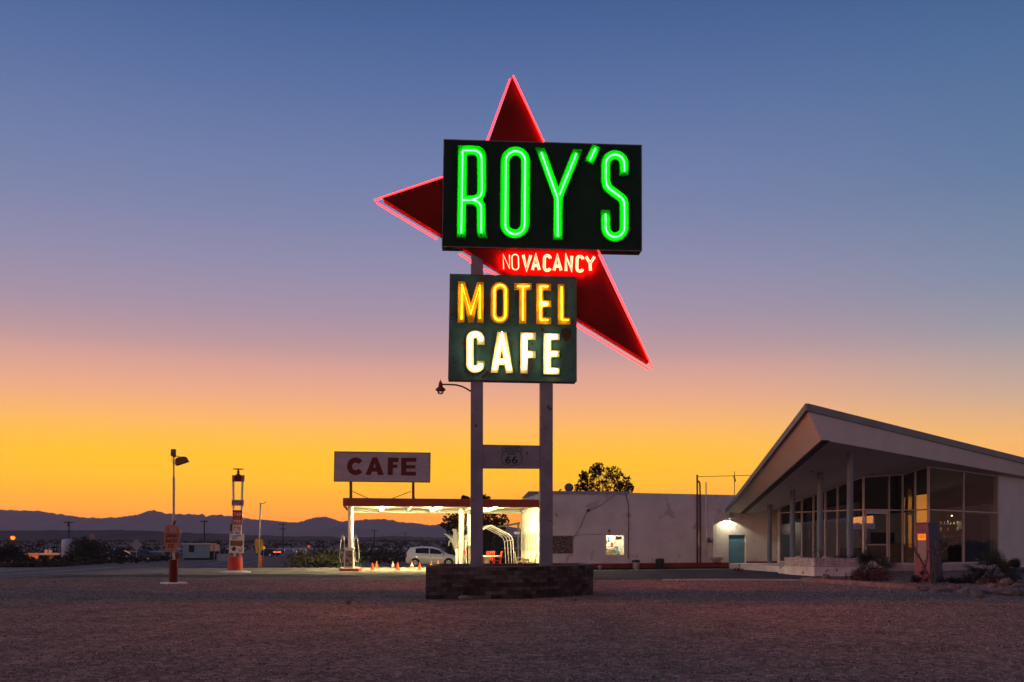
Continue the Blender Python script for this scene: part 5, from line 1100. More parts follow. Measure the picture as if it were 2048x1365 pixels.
# porch deck, steps and the painted planter
deck = [(12.9,56.4),(XY(1583,48.2)),(XY(1640,46.6)),(XY(1740,47.0)),(E1.x,E1.y-.08),(E0.x-.1,E0.y),(E0.x-.1,56.9)]
porch = thing('porch_deck', 'raised whitewashed concrete porch in front of the office', 'porch', (14.5,50,0))
MB().prism(deck, -.1, ZB-.03).build('slab', m_whitec, porch)
x, y = XY(1576, 47.6); MB().box((x,y+.1,.07), (.5,.9,.15), .3).build('step', m_whitec, porch)
PA, PB, PC = Vector(XY(1583,45.9)), Vector(XY(1629,44.0)), Vector(XY(1740,44.75)); 
pb2 = thing('brick_planter', 'peeling white painted brick planter on the porch below the columns', 'planter', (PB.x, PB.y, 0)); hp = .835
inn = [PA+Vector((.35,.12)), PB+Vector((.06,.4)), PC+Vector((-.2,.4)), PC+Vector((-.2,1.6)), PA+Vector((.35,.8))]; outp = [PA, PB, PC, PC+Vector((0,1.9)), PA+Vector((.0,1.2))]
def pbrick(nm, u): return brick_mat(nm, (.50,.42,.42), (.42,.35,.35), (.14,.09,.09), .24, .075, u)
mats_p = [pbrick('peeling_brick_left', (PB-PA).normalized()), pbrick('peeling_brick_right', (PC-PB).normalized())]
for i in range(5):
    a, b, ai, bi = outp[i], outp[(i+1)%5], inn[i], inn[(i+1)%5]
    wallseg(a, b, ai, bi, .42, hp).build('brick_course', mats_p[0 if i != 1 else 1], pb2); wallseg(a-Vector((.012,.012)), b-Vector((-.012 if i==1 else .012,.012)), ai, bi, -.1, .419).build('base', m_whitec, pb2)
MB().prism([tuple(v) for v in inn], .5, .72).build('soil', m_gravel, pb2)

# ------------------------------------------------------------------ pink pump shaped stele
d0 = 36.9
def sg(px, py, d): return P(px, py, d)
st_b = [Vector((*XY(1828.5,37.3),0)), Vector((*XY(1861,36.6),0)), Vector((*XY(1887.5,37.35),0)), Vector((*XY(1858,38.1),0))]
zt = EYE+(HY-1048)*36.8/F
st_t = [Vector((*XY(1831.5,37.3),zt)), Vector((*XY(1856.5,36.75),zt)), Vector((*XY(1875.5,37.3),zt)), Vector((*XY(1852,37.9),zt))]
stele = thing('pump_monument', 'pink and dark blue tapered pump shaped monument with a bright orange window', 'monument', tuple(st_b[1]))
m_pink = M('pink_paint', (.26,.085,.105), .7, (.21,.065,.09), 2, stain=((.12,.05,.06), 6, .64)); m_navy = M('dark_blue_paint', (.035,.05,.11), .6)
mb = MB(); mb.hexa([v for v in st_b]+[v for v in st_t]); mb.v = [(x, y, z) for x, y, z in mb.v]; body = mb.build('body', m_pink, stele, recalc=True)
# right side darker panel
a0, a1, b0, b1 = st_b[1], st_b[2], st_t[1], st_t[2]; nrm_ = (a1-a0).cross(b0-a0).normalized()
if nrm_.y > 0: nrm_ = -nrm_
mb = MB(); f_ = [a0+nrm_*.01+(a1-a0)*.004, a1+nrm_*.01, b1+nrm_*.01, b0+nrm_*.01+(b1-b0)*.004]; mb.add([p for p in f_]+[p-nrm_*.008 for p in f_], [(0,1,2,3),(7,6,5,4),(0,4,5,1),(1,5,6,2),(2,6,7,3),(3,7,4,0)]); mb.build('side_panel', m_navy, stele, recalc=True)
a0, a1, b0, b1 = st_b[0], st_b[1], st_t[0], st_t[1]; nf = (a1-a0).cross(b0-a0).normalized()
if nf.y > 0: nf = -nf
def fq(u, v, o): p = (a0*(1-u)+a1*u)*(1-v)+(b0*(1-u)+b1*u)*v; return p+nf*o
mpF = lambda u, v, off=0.0: fq(u, v, off)
mb = MB(); loops_mesh(mb, [[(.12,.36),(.88,.36),(.86,.85),(.14,.85)], [(.17,.38),(.82,.38),(.82,.835),(.18,.835)]], mpF, .02, .001); mb.build('window_frame', m_pink, stele, recalc=True)
mb = MB(); loops_mesh(mb, [[(.18,.39),(.81,.39),(.81,.72),(.18,.72)]], mpF, .006, .001); mb.build('lower_panel', M('stele_panel', (.26,.18,.18), .5), stele, recalc=True)
mb = MB(); loops_mesh(mb, [[(.18,.722),(.81,.722),(.81,.832),(.18,.832)]], mpF, .006, .001); wdw = mb.build('orange_window', EM('stele_emission', (1,.24,.02), 1.0), stele, recalc=True)  # plain orange emission makes this window bright, with no lamp behind
mb = MB()
for k, v in enumerate((.805,.785,.765)):
    for x0_, x1_ in (((.30,.42),(.46,.70)), ((.26,.50),(.53,.60),(.63,.74)), ((.34,.55),(.58,.68)))[k]: loops_mesh(mb, [[(x0_,v),(x1_,v),(x1_,v+.006),(x0_,v+.006)]], mpF, .008, .0065)
mb.build('lettering', M('stele_text', (.35,.08,.02), .6), wdw)
MB().hexa([v+Vector((0,0,.001)) for v in st_t]+[v+Vector((0,0,.05)) for v in st_t]).build('cap', m_navy, stele, recalc=True)

# ------------------------------------------------------------------ plants
def leafmesh(mb, c, r, n, size, flat=1.0, rnd=random):
    for _ in range(n):
        while True:
            p = Vector((rnd.uniform(-1,1), rnd.uniform(-1,1), rnd.uniform(-1,1)))
            if p.length < 1: break
        p = Vector((p.x*r, p.y*r, p.z*r*flat))+Vector(c); a = Vector((rnd.gauss(0,1), rnd.gauss(0,1), rnd.gauss(0,1))).normalized(); b = a.orthogonal().normalized(); s = size*rnd.uniform(.6,1.4)
        mb.add([p-a*s, p+b*s*.45, p+a*s, p-b*s*.45], [(0,1,2,3)])
def tree(name, label, base, h, crowns, nleaf, size, mat, seed, trunk_r=.15):
    rnd = random.Random(seed); t = thing(name, label, 'tree', tuple(base)); b = Vector(base)
    mb = MB(); top = b+Vector((0,0,h*.45)); mb.tube([b, b+Vector((.05,0,h*.2)), top], [trunk_r, trunk_r*.8, trunk_r*.6], 8)
    for c, r in crowns:
        c = Vector(c); mid = top.lerp(c, .5)+Vector((rnd.uniform(-.2,.2), rnd.uniform(-.2,.2), -.1)); mb.tube([top-Vector((0,0,.3)), mid, c], [trunk_r*.5, trunk_r*.3, trunk_r*.1], 6)
        for _ in range(5): e = c+Vector((rnd.uniform(-r,r), rnd.uniform(-r,r), rnd.uniform(-r*.3,r))); mb.tube([c-Vector((0,0,r*.3)), e], [trunk_r*.14, .012], 4)
    mb.build('trunk', m_bark, t)
    mb = MB()
    for c, r in crowns:
        for _ in range(max(4, int(nleaf/16/len(crowns)))):
            while True:
                p = Vector((rnd.uniform(-1,1), rnd.uniform(-1,1), rnd.uniform(-1,1)))
                if .3 < p.length < 1.05: break
            leafmesh(mb, Vector(c)+p*r, r*rnd.uniform(.08,.22), 16, size, .8, rnd)
    mb.build('crown', mat, t); return t
tb = (*XY(1205,68), 0)
cr = [(P(x,y,68+dd), r) for x,y,r,dd in ((1205,958,.85,0),(1190,943,.5,.4),(1197,938,.45,0),(1228,948,.55,-.3),(1175,965,.6,.2),(1245,965,.6,0),(1216,975,.9,.3),(1160,976,.45,0),(1182,978,.7,-.4),(1258,977,.35,0),(1240,978,.5,.3),(1168,952,.35,0))]
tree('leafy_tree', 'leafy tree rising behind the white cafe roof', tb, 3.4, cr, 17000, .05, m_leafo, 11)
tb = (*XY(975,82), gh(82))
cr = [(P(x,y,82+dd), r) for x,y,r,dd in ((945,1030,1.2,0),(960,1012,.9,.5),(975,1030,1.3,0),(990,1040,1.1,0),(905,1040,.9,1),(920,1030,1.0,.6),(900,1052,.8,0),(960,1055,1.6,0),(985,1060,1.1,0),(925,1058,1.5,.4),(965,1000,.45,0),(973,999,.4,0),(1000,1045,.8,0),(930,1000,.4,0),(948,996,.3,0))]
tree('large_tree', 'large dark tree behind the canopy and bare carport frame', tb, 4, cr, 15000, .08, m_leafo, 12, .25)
def bush(label, base, r, h, n, size, mat, seed, name='desert_bush', cat='bush', group=None, core=True):
    rnd = random.Random(seed); t = thing(name, label, cat, tuple(base), group); b = Vector(base)
    mb = MB()
    for _ in range(14):
        a = rnd.uniform(0, 2*pi); e = b+Vector((cos(a)*r*rnd.uniform(.3,.9), sin(a)*r*rnd.uniform(.3,.9), h*rnd.uniform(.5,.95))); mb.tube([b, b.lerp(e,.5)+Vector((0,0,.05)), e], [.02*r+.006, .012*r+.004, .004], 4)
    mb.build('stem', m_bark, t); mb = MB()
    for _ in range(max(6, n//16)):
        a = rnd.uniform(0, 2*pi); q = rnd.uniform(0, 1)**.6; zz = rnd.uniform(.12, 1)*sqrt(max(.05, 1-q*q*.8)); leafmesh(mb, b+Vector((cos(a)*r*q, sin(a)*r*q, h*zz*.9)), r*.2, 16, size, 1, rnd)
    mb.build('foliage', mat, t); return t
b_ = lambda px_, d_: (*XY(px_, d_), gh(d_))
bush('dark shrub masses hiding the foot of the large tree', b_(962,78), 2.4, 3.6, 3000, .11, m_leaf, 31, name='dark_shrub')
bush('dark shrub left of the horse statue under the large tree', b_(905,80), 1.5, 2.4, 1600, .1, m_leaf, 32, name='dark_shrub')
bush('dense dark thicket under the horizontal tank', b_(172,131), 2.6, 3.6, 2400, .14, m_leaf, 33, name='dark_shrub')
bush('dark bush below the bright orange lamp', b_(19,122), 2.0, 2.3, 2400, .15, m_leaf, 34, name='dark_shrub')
# palms
def fanpalm(label, base, R, n, seed, skirt=True):
    rnd = random.Random(seed); t = thing('fan_palm', label, 'palm', tuple(base)); b = Vector(base)
    MB().lathe(b, [(.14,-.02),(.13,.12),(.08,.22)], 10).build('trunk', m_dry, t); mb = MB()
    for i in range(n):
        a = i*2.4+rnd.uniform(-.3,.3); el = radians(rnd.choice([6,16,28,42,58,76])+rnd.uniform(-6,6)); L_ = R*rnd.uniform(.62,.85); d = Vector((cos(a)*cos(el), sin(a)*cos(el), sin(el))); hub = b+Vector((0,0,.18))+d*L_*.5
        mb.tube([b+Vector((0,0,.15)), hub], [.016,.010], 4); u = d.cross(Vector((0,0,1))).normalized(); w = u.cross(d); ro = rnd.uniform(-1.25, 1.25); u, w = u*cos(ro)+w*sin(ro), w*cos(ro)-u*sin(ro)
        for k in range(17):
            g = radians(-72+144*k/16); dd = (d*cos(g)+u*sin(g)).normalized(); dr = dd*L_*.62*(1-.15*abs(sin(g))); tip = hub+dr+Vector((0,0,-.10*L_))+w*rnd.uniform(-.04,.04); sd = u*cos(g)*.021-d*sin(g)*.021
            md = hub+dr*.55; mb.add([hub-sd*.3, hub+sd*.3, md+sd, tip, md-sd], [(0,1,2,4),(4,2,3)])
    mb.build('frond', m_palm, t)
    if skirt:
        mb = MB()
        for i in range(26):
            a = rnd.uniform(0, 2*pi); r_ = rnd.uniform(.25,.5)*R; e = b+Vector((cos(a)*r_, sin(a)*r_*.8, .05)); mb.tube([b+Vector((0,0,.25)), (b+e)/2+Vector((0,0,.16)), e], [.02,.02,.008], 4)
        mb.build('dead_frond', m_dry, t)
    return t
fanpalm('dark fan palm in front of the peeling white planter', (*XY(1744,40.5),0.15), 1.4, 17, 41)
fanpalm('spiky fan palm by the rocks in front of the right office wall', (*XY(1985,36.2),.05), 1.5, 17, 42)
t = fanpalm('small dark palm clump at the right edge among rocks', (*XY(2026,37.5),.05), .95, 14, 43)
bush('reddish dry shrub heaped at the foot of the dark fan palm', (*XY(1742,39.2),0), .95, .55, 900, .07, m_dry, 44, name='dry_shrub')
bush('low dark shrub left of the pink monument', (*XY(1845,37.0),0), .38, .55, 500, .05, m_leaf, 45)
bush('low dark shrub at the right foot of the pink monument', (*XY(1905,36.9),0), .55, .22, 400, .05, m_leaf, 46)
bush('small shrub left of the spiky fan palm', (*XY(1940,36.8),0), .42, .42, 400, .05, m_dry, 47)
bush('small dry tuft against the porch deck edge', (*XY(1477,50.5),0), .25, .35, 160, .05, m_dry, 48, name='dry_tuft')
def cholla(label, base, seed, spec):
    t = thing('cholla_cactus', label, 'cactus', tuple(base)); b = Vector(base); mb = MB()
    for path, r in spec:
        pts = [b+Vector(p) for p in path]; full = []
        for p, q_ in zip(pts, pts[1:]):
            for k in range(3): full.append(p.lerp(q_, k/3))
        full.append(pts[-1]); rr = [r*(1.25 if i % 3 == 1 else .85) for i in range(len(full))]; rr[-1] = r*.6; mb.tube(full, rr, 7)
    mb.build('stem', m_cactus, t); mb = MB(); rnd = random.Random(seed)
    for path, r in spec:
        e = b+Vector(path[-1]); 
        for _ in range(5): v = Vector((rnd.uniform(-1,1), rnd.uniform(-1,1), rnd.uniform(.2,1))).normalized(); mb.tube([e, e+v*.11], [r*.5, r*.25], 5)
    mb.build('bud', m_cactus, t)
k_ = 35.8/F
def cp(px_, py_, dy=0): return ((px_-1868)*k_, dy, (1166-py_)*k_)
cholla('branching cholla cactus standing in front of the pink monument', (*XY(1868,35.8),0), 50, [
 ([cp(1868,1166),cp(1858,1150),cp(1850,1135),cp(1842,1118),cp(1832,1103),cp(1829,1094)], .035), ([cp(1850,1135),cp(1853,1118),cp(1855,1103)], .028), ([cp(1842,1118),cp(1838,1108)], .02),
 ([cp(1868,1166),cp(1866,1145,.1),cp(1872,1125,.1),cp(1878,1110,.1),cp(1880,1096,.1)], .045), ([cp(1878,1112,.1),cp(1868,1102,.1),cp(1862,1092,.1)], .04), ([cp(1879,1104,.1),cp(1874,1090,.1),cp(1876,1078,.1)], .04), ([cp(1880,1108,.1),cp(1892,1098,.1),cp(1900,1088,.1),cp(1905,1080,.1)], .03),
 ([cp(1868,1166),cp(1870,1150,-.1),cp(1866,1130,-.1),cp(1864,1108,-.1),cp(1864,1100,-.1)], .035), ([cp(1870,1160),cp(1880,1142),cp(1884,1125)], .03), ([cp(1860,1150),cp(1850,1142),cp(1845,1135)], .02), ([cp(1880,1096,.1),cp(1884,1088,.1)], .035)])
pv = .72
cholla('thin arching cactus growing in the peeling white planter', (*XY(1640,45.2),pv), 51, [([(0,0,0),(.0,0,.3),(-.08,0,.48),(-.25,0,.42),(-.3,0,.36)], .02), ([(0,0,0),(.06,0,.3),(.02,0,.5),(-.06,0,.55)], .025), ([(.0,0,.0),(.12,0,.25),(.12,0,.4)], .02)])
for px_, s_, lb in ((1597,.16,'white rounded stone on the left corner of the peeling planter'),(1650,.14,'grey stone in the peeling planter beside the arching cactus')):
    x, y = XY(px_, 45.9); MB().blob((x,y,.80), s_, px_, .3, 2, (1.3,1,.7)).build('planter_stone', m_whitec, label=lb, cat='stone', origin=(x,y,.7))
x, y = XY(1690, 45.1); bush('low dark plant in the planter beside the nearest porch column', (x,y,.72), .5, .3, 260, .05, m_leaf, 52)

# ------------------------------------------------------------------ kerb and rocks
kp = [XY(a, F*EYE/(b-HY)) for a, b in ((1606,1164),(1640,1166.5),(1680,1169),(1720,1172),(1760,1175),(1800,1178),(1836,1181))]
mb = MB(); mb.tube([(x, y, .04) for x, y in kp], [.13,.15,.14,.14,.13,.14,.12], 10); mb.build('plaster_kerb', m_pinkrock, label='long rounded plaster kerb edging the office garden', cat='kerb', smooth=True, origin=(kp[0][0], kp[0][1], 0))
kp2 = [XY(a, F*EYE/(b-HY)) for a, b in ((1328,1161.5),(1400,1161),(1480,1161),(1560,1161.5),(1606,1162))]
MB().prism([(x, y) for x, y in kp2]+[(x, y+.25) for x, y in reversed(kp2)], -.05, .05).build('low_kerb', m_conc, label='low concrete kerb line between gravel and asphalt', cat='kerb', origin=(kp2[0][0],kp2[0][1],0))
random.seed(9)
rk = [(1622,1164,.22,'reddish pale boulder capping the left end of the plaster kerb'),(1653,1158,.24,'reddish upright rock behind the plaster kerb'),(1850,1183,.22,'flat rock at the right end of the plaster kerb'),(1872,1185,.24,'second flat rock right of the plaster kerb'),(1893,1184,.2,'small pale rock right of the flat kerb rocks'),
 (1912,1182,.26,'rounded tan rock in the garden edge row'),(1930,1188,.30,'long low slab rock in the garden edge row'),(1958,1190,.28,'broad slab rock at the bend of the garden edge row'),(1962,1168,.26,'upright pinkish rock at the left foot of the spiky palm'),(1985,1176,.2,'dark rock tucked under the spiky palm'),
 (2012,1172,.32,'yellowish angular rock right of the spiky palm'),(1960,1197,.2,'small pale rock at the front of the rock heap'),(2000,1190,.24,'grey rock in the right rock heap'),(2030,1192,.36,'large grey slab rock at the right frame edge'),(2040,1176,.3,'pale rock behind the large slab at the right edge'),(1980,1188,.16,'small dark stone between the slab rocks'),(1800,1166,.1,'small stone between palm and pink monument'),(1902,1176,.1,'tiny stone behind the garden edge row')]
for i, (a, b, s_, lb) in enumerate(rk):
    d = F*EYE/(b-HY)+.1; x, y = XY(a, d); sc_ = (1.25,.9,.5) if 'slab' in lb or 'flat' in lb else (1,.9,.75)
    s_ *= .74; MB().blob((x, y, s_*sc_[2]*.5), s_, i*7+3, .5, 2, sc_).build('garden_rock', m_rock if i % 3 else m_pinkrock, label=lb, cat='rock', origin=(x,y,0), group='rocks edging the office garden', smooth=False)
# pebbles and clods over the gravel (uncountable)
random.seed(33); mb = MB(); vs_, fs_ = mb.v, mb.f
for i in range(30000):
    d = 9.3+30*(random.random()**1.35); x = random.uniform(-.58,.58)*d; s_ = random.uniform(.007,.018)*(.75+d*.035)*(2.0 if random.random() < .02 else 1)
    if -2.6 < x < 2.8 and 26 < d < 31: continue
    a = random.uniform(0, 2*pi); cx, sx = cos(a)*s_, sin(a)*s_; o = len(vs_); h = s_*random.uniform(.7,1.3); k = random.uniform(.6,1)
    vs_ += [(x+cx,d+sx,0),(x-sx*k,d+cx*k,0),(x-cx,d-sx,0),(x+sx*k,d-cx*k,0),(x+cx*.3,d+sx*.3,h)]; fs_ += [(o,o+1,o+4),(o+1,o+2,o+4),(o+2,o+3,o+4),(o+3,o,o+4)]
mb.build('loose_stones', M('pebble', (.38,.29,.25), .9, (.06,.045,.04), 17, ndet=2, npos=(.4,.6)), kind='stuff')
MB().blob((*XY(933,27.0)[0:1], 26.15, .05), .13, 8, .3, 2, (1.6,.8,.6)).build('loose_rock', m_pinkrock, label='pale flat rock lying against the front of the dark brick planter', cat='rock', origin=(XY(933,26.2)[0],26.15,0))
MB().blob((*XY(697,24.6), .05), .08, 18, .3, 2).build('loose_rock', m_rock, label='lone dark stone on the open gravel left of the planter', cat='rock', origin=(*XY(697,24.6),0))
MB().blob((*XY(1149,25.7), .04), .07, 28, .3, 2).build('loose_rock', m_rock, label='lone dark stone on the gravel in front of the planter right half', cat='rock', origin=(*XY(1149,25.7),0))

for k_, (px_, py_, s2, lb) in enumerate(((862,1198,.16,'dry weed tuft at the left front corner of the dark planter'),(1080,1194,.13,'small weed tuft against the planter right of its corner'),(1160,1188,.17,'dry weed tuft near the right end of the dark planter'))):
    d_ = F*EYE/(py_-HY)-.05; bush(lb, (*XY(px_, d_), 0), s2, s2*1.3, 90, .035, m_dry, 300+k_, name='weed_tuft', cat='weed')
# ------------------------------------------------------------------ roadside sign with drinks board (left)
dS = F*EYE/(1167.5-HY); ks = dS/F; bx0 = XY(347, dS)[0]
def zz_(py, d=dS): return EYE+(HY-py)*d/F
ds = thing('drinks_sign', 'rounded tan board reading DRINKS SNACKS ICE on a lamp pole in a red drum', 'sign', (bx0, dS, 0))
MB().lathe((bx0,dS,0), [(.50,-.02),(.5,.03),(.44,.055)], 24).build('base', m_white, ds)
MB().lathe((bx0,dS,0), [(.165,.056),(.165,zz_(1119.5))], 24).build('drum', m_dred, ds)
MB().lathe((bx0+.01,dS,0), [(.045,.9),(.045,zz_(955)),(.03,zz_(954)),(.03,zz_(914))], 12).build('pole', m_metal, ds)
BQ = Plane((bx0, dS-.08, 0), (0.05,-1,0)); mpD = lambda x, y, off=0.0: BQ.at(310+x/9.1, 1030+y/9.1, off)
bo = [(215,195),(260,188),(340,200),(430,225),(455,245),(465,290),(455,400),(435,520),(410,600),(380,650),(340,668),(255,675),(215,660),(190,600),(168,520),(165,450),(178,320),(190,230)]
mb = MB(); loops_mesh(mb, [bo], mpD, .02, -.02); bd_ = mb.build('board', M('tan_board', (.34,.14,.08), .6, (.28,.12,.075), 3), ds, recalc=True)
mb = MB(); put_text(mb, 'DRINKS', 198, 345, 430, 420, mpD, .024, .03, .15); put_text(mb, 'SNACKS', 190, 442, 418, 510, mpD, .024, .03, .15); put_text(mb, 'ICE', 242, 532, 345, 602, mpD, .024, .03, .1); mb.build('lettering', m_black, bd_)
mb = MB(); put_text(mb, "ROY'S", 262, 255, 385, 305, mpD, .028, .02); mb.build('name_lettering', M('pale_blue', (.25,.35,.6), .6), bd_)
mb = MB(); loops_mesh(mb, [[(232,262),(262,268),(262,290),(248,290)]], mpD, .024, .021); loops_mesh(mb, [[(385,262),(398,268),(380,292)]], mpD, .024, .021); mb.build('emblem', m_black, bd_)
BP2 = Plane((bx0, dS, 0), (0,-1,0)); mpL = lambda x, y, off=0.0: BP2.at(330+x/22.75, 890+y/22.75, off)
mb = MB(); loops_mesh(mb, [[(300,205),(475,205),(472,500),(440,575),(410,575),(280,490)]], mpL, .07, -.07); mb.build('ballast_box', m_rust, ds, recalc=True)
mb = MB(); loops_mesh(mb, [[(530,650),(600,600),(740,555),(925,545),(960,590),(1045,745),(1075,765),(530,950),(505,800)]], mpL, .13, -.13); mb.build('lamp_head', m_rust, ds, recalc=True)
mb = MB(); mb.tube([mpL(x,y) for x, y in ((460,540),(520,515),(600,525),(660,560),(700,600))], .018, 6); mb.tube([mpL(450,690), mpL(510,760)], .012, 5); mb.tube([mpL(450,850), mpL(500,790)], .012, 5); mb.tube([mpL(305,520), mpL(320,720), mpL(350,830), mpL(420,880)], .006, 4); mb.build('arm', m_rust, ds)
mb = MB(); mb.tube([P(347,1051,dS-.05), P(350,1042,dS-.1)], .05, 6); mb.build('clamp', m_rust, ds)

# ------------------------------------------------------------------ fuel price totem
dT = F*EYE/(1145.5-HY); xT = XY(470.5, dT)[0]; zT = lambda py: EYE+(HY-py)*dT/F; kT = dT/F
pt_ = thing('price_sign', 'tall fuel price totem with red price panels standing in a red drum', 'sign', (xT, dT, 0))
MB().lathe((xT,dT,0), [(.82,-.02),(.78,.05),(.5,.11),(.2,.12)], 28).build('base', m_white, pt_)
MB().lathe((xT,dT,0), [(.38,.115),(.375,zT(1114)),(.33,zT(1113.5))], 28).build('drum', m_red, pt_)
for pa, pb_ in (((468.5,1113),(466.5,962)),((480.5,1113),(485,962))):
    a, b = P(*pa, dT), P(*pb_, dT); mb = MB(); mb.tube([a, b], .055, 10); mb.build('pole', m_cream, pt_, smooth=True)
TP = Plane((xT, dT-.09, 0), (.04,-1,0)); mpT = lambda x, y, off=0.0: TP.at(400+x/4.55, 880+y/4.55, off)
def panel(c4, mat, nm='panel', th=.05):
    mb = MB(); loops_mesh(mb, [c4], mpT, 0, -th); return mb.build(nm, mat, pt_, recalc=True)
m_prr = M('price_red', (.30,.025,.015), .5); m_lt = M('price_white', (.62,.55,.45), .5)
p = panel([(292,322),(404,322),(402,381),(292,381)], M('top_plate', (.30,.13,.10), .6, (.2,.16,.15), 8)); mb = MB(); loops_mesh(mb, [[(312,326),(380,326),(376,378),(314,378)]], mpT, .004, .001); mb.build('shield', m_dr, p, recalc=True)
p = panel([(288,546),(398,547),(396,601),(286,600)], M('name_plate', (.45,.36,.32), .6)); mb = MB(); put_text(mb, "ROY'S GAS", 294, 553, 391, 592, mpT, .004, .03); mb.build('lettering', m_dr, p)
p = panel([(297,640),(382,641),(381,772),(295,771)], m_prr); mb = MB(); put_text(mb, '749', 305, 662, 370, 700, mpT, .004, .01); put_text(mb, '9', 372, 662, 378, 676, mpT, .004); put_text(mb, '799', 301, 728, 369, 766, mpT, .004, .01); put_text(mb, '9', 372, 728, 378, 742, mpT, .004); put_text(mb, 'PREMIUM', 318, 711, 362, 718, mpT, .004); mb.build('price_digit', m_lt, p)
p = panel([(292,772.5),(381,773.5),(378,838),(293,837)], m_lt); mb = MB(); put_text(mb, '779', 300, 791, 368, 832, mpT, .004, .01); mb.build('price_digit', m_prr, p); mb = MB(); put_text(mb, 'DIESEL', 308, 778, 350, 786, mpT, .004); mb.build('lettering', m_trim, p)
p = panel([(270,858),(402,859),(396,1031),(262,1029)], M('ad_board', (.66,.64,.5), .5))
mb = MB(); put_text(mb, 'HAPPY', 285, 866, 378, 888, mpT, .004, .04, .2); put_text(mb, 'JERKY', 288, 890, 350, 912, mpT, .004, .04, .2); mb.build('lettering', M('ad_teal', (.02,.28,.25), .5), p)
mb = MB(); loops_mesh(mb, [[(276,916),(390,917),(386,960),(372,972),(340,966),(275,966)]], mpT, .004, .001); q_ = mb.build('brown_panel', m_dwood, p, recalc=True); mb = MB()
random.seed(2)
for y_ in (924, 938, 952):
    x_ = 285
    while x_ < 372: w_ = random.uniform(3, 9); loops_mesh(mb, [[(x_,y_+random.uniform(-1,1)),(x_+w_,y_),(x_+w_,y_+6),(x_,y_+6)]], mpT, .007, .0045); x_ += w_+random.uniform(1.5,4)
mb.build('lettering', m_yellow, q_)
mb = MB(); loops_mesh(mb, [[(283,985),(318,970),(328,990),(322,1010),(297,1013)]], mpT, .004, .001); mb.build('green_emblem', M('ad_green', (.01,.06,.045), .5), p, recalc=True)
mb = MB(); loops_mesh(mb, [[(340,985),(356,992),(362,1014),(374,1002),(376,975),(381,980),(379,1015),(360,1020)]], mpT, .004, .001); mb.build('red_emblem', m_red, p, recalc=True)
c = P(476.5,951,dT); MB().lathe(c, [(.12,0),(.11,.05),(.05,.09),(.05,.14),(.09,.15),(.09,.19),(.045,.2),(.045,.30),(.28,.31),(.28,.335),(.05,.34)], 14).build('finial', m_rust, pt_)
mb = MB(); mb.tube([P(463,1048,dT-.1), P(461.5,1063,dT-.15)], .05, 6); mb.build('floodlight', m_black, pt_)

# ------------------------------------------------------------------ crooked lamp pole and yellow oval sign
d = 57.2; x0 = XY(516.5,d)[0]
t = thing('lamp_pole', 'thin leaning pale pole with a crooked broken arm on top', 'pole', (x0,d,0))
mb = MB(); mb.tube([Vector((x0,d,0)), P(520,1040,d), P(521,1008,d)], [.055,.045,.035], 10); mb.build('pole', m_metal, t, smooth=True)
mb = MB(); mb.tube([P(519,1007,d), P(526,1008,d), P(530,1006,d), P(531.5,1003,d)], .022, 6); mb.build('arm', m_rust, t)
t = thing('oval_sign', 'yellow rounded blank sign board on a red drum behind the leaning pole', 'sign', (*XY(518.5,60),0)); OPl = Plane((*XY(518,60),0),(0,-1,0)); x1, y1 = XY(519.5,60.3)
ov = [(510.5,1082),(512.5,1078),(517,1077),(523,1078),(526.5,1081),(527,1086),(525,1098),(522,1104),(518,1107),(511.5,1106.5),(511,1100),(510,1090)]
mb = MB(); loops_mesh(mb, [ov], lambda x, y, o=0: OPl.at(x, y, o), .03, -.03); mb.build('board', m_yellow, t, recalc=True)
MB().lathe((x1,y1,0), [(.14,0),(.14,.72)], 16).build('drum', m_red, t); MB().lathe((x1,y1,0), [(.04,.72),(.04,1.7)], 8).build('pole', m_metal, t)

# ------------------------------------------------------------------ far roadside: signs, delineators, poles
def roadsign(name, label, px_, py_, pyb, d, shape, col, r, cat='sign', mark=None):
    zb_g = gh(d); x, y = XY(px_, d); c = P(px_, py_, d); t = thing(name, label, cat, (x,y,zb_g)); mb = MB(); mb.lathe((x,y+.03,0), [(.04,zb_g),(.04,c.z+r*.5)], 6); mb.build('post', m_metal, t)
    n = {'round':20,'diamond':4}[shape]; pts = [(c.x+r*cos(2*pi*k/n), c.z+r*sin(2*pi*k/n)) for k in range(n)]; mb = MB(); loops_mesh(mb, [pts], lambda a, b, o=0: Vector((a, c.y-o, b)), .02, -.01); fc = mb.build('face', col, t, recalc=True)
    if mark == 'X':
        mb = MB()
        for s_ in (1,-1): loops_mesh(mb, ribbon([(c.x-r*.6,c.z-r*.6*s_),(c.x+r*.6,c.z+r*.6*s_)], r*.16), lambda a, b, o=0: Vector((a, c.y-o, b)), .03+.004*s_, .021)
        mb.build('marking', m_black, fc)
    return t
roadsign('crossing_sign', 'round yellow railway crossing sign with black cross beside the oval board', 527, 1096, 1112, 118, 'round', EM('sign_yellow_glow', (1,.42,.02), .75), .21, mark='X')  # yellow face given its own emission in place of reflected light
roadsign('warning_sign', 'dark round back of a road sign above the driving car', 551.5, 1093, 1104, 150, 'round', M('sign_back_dark', (.05,.035,.03), .7), .42)
t = roadsign('route_marker', 'small red orange roadside marker in front of the pale far track', 617.5, 1093.5, 1108, 160, 'diamond', EM('marker_orange_glow', (1,.16,.03), .55), .30)  # marker face emits by itself, standing in for reflected light
roadsign('diamond_sign', 'grey back of a large diamond road sign on the left roadside', 273, 1090, 1120, 118, 'diamond', M('sign_back', (.26,.22,.24), .5), .76)
proto = None
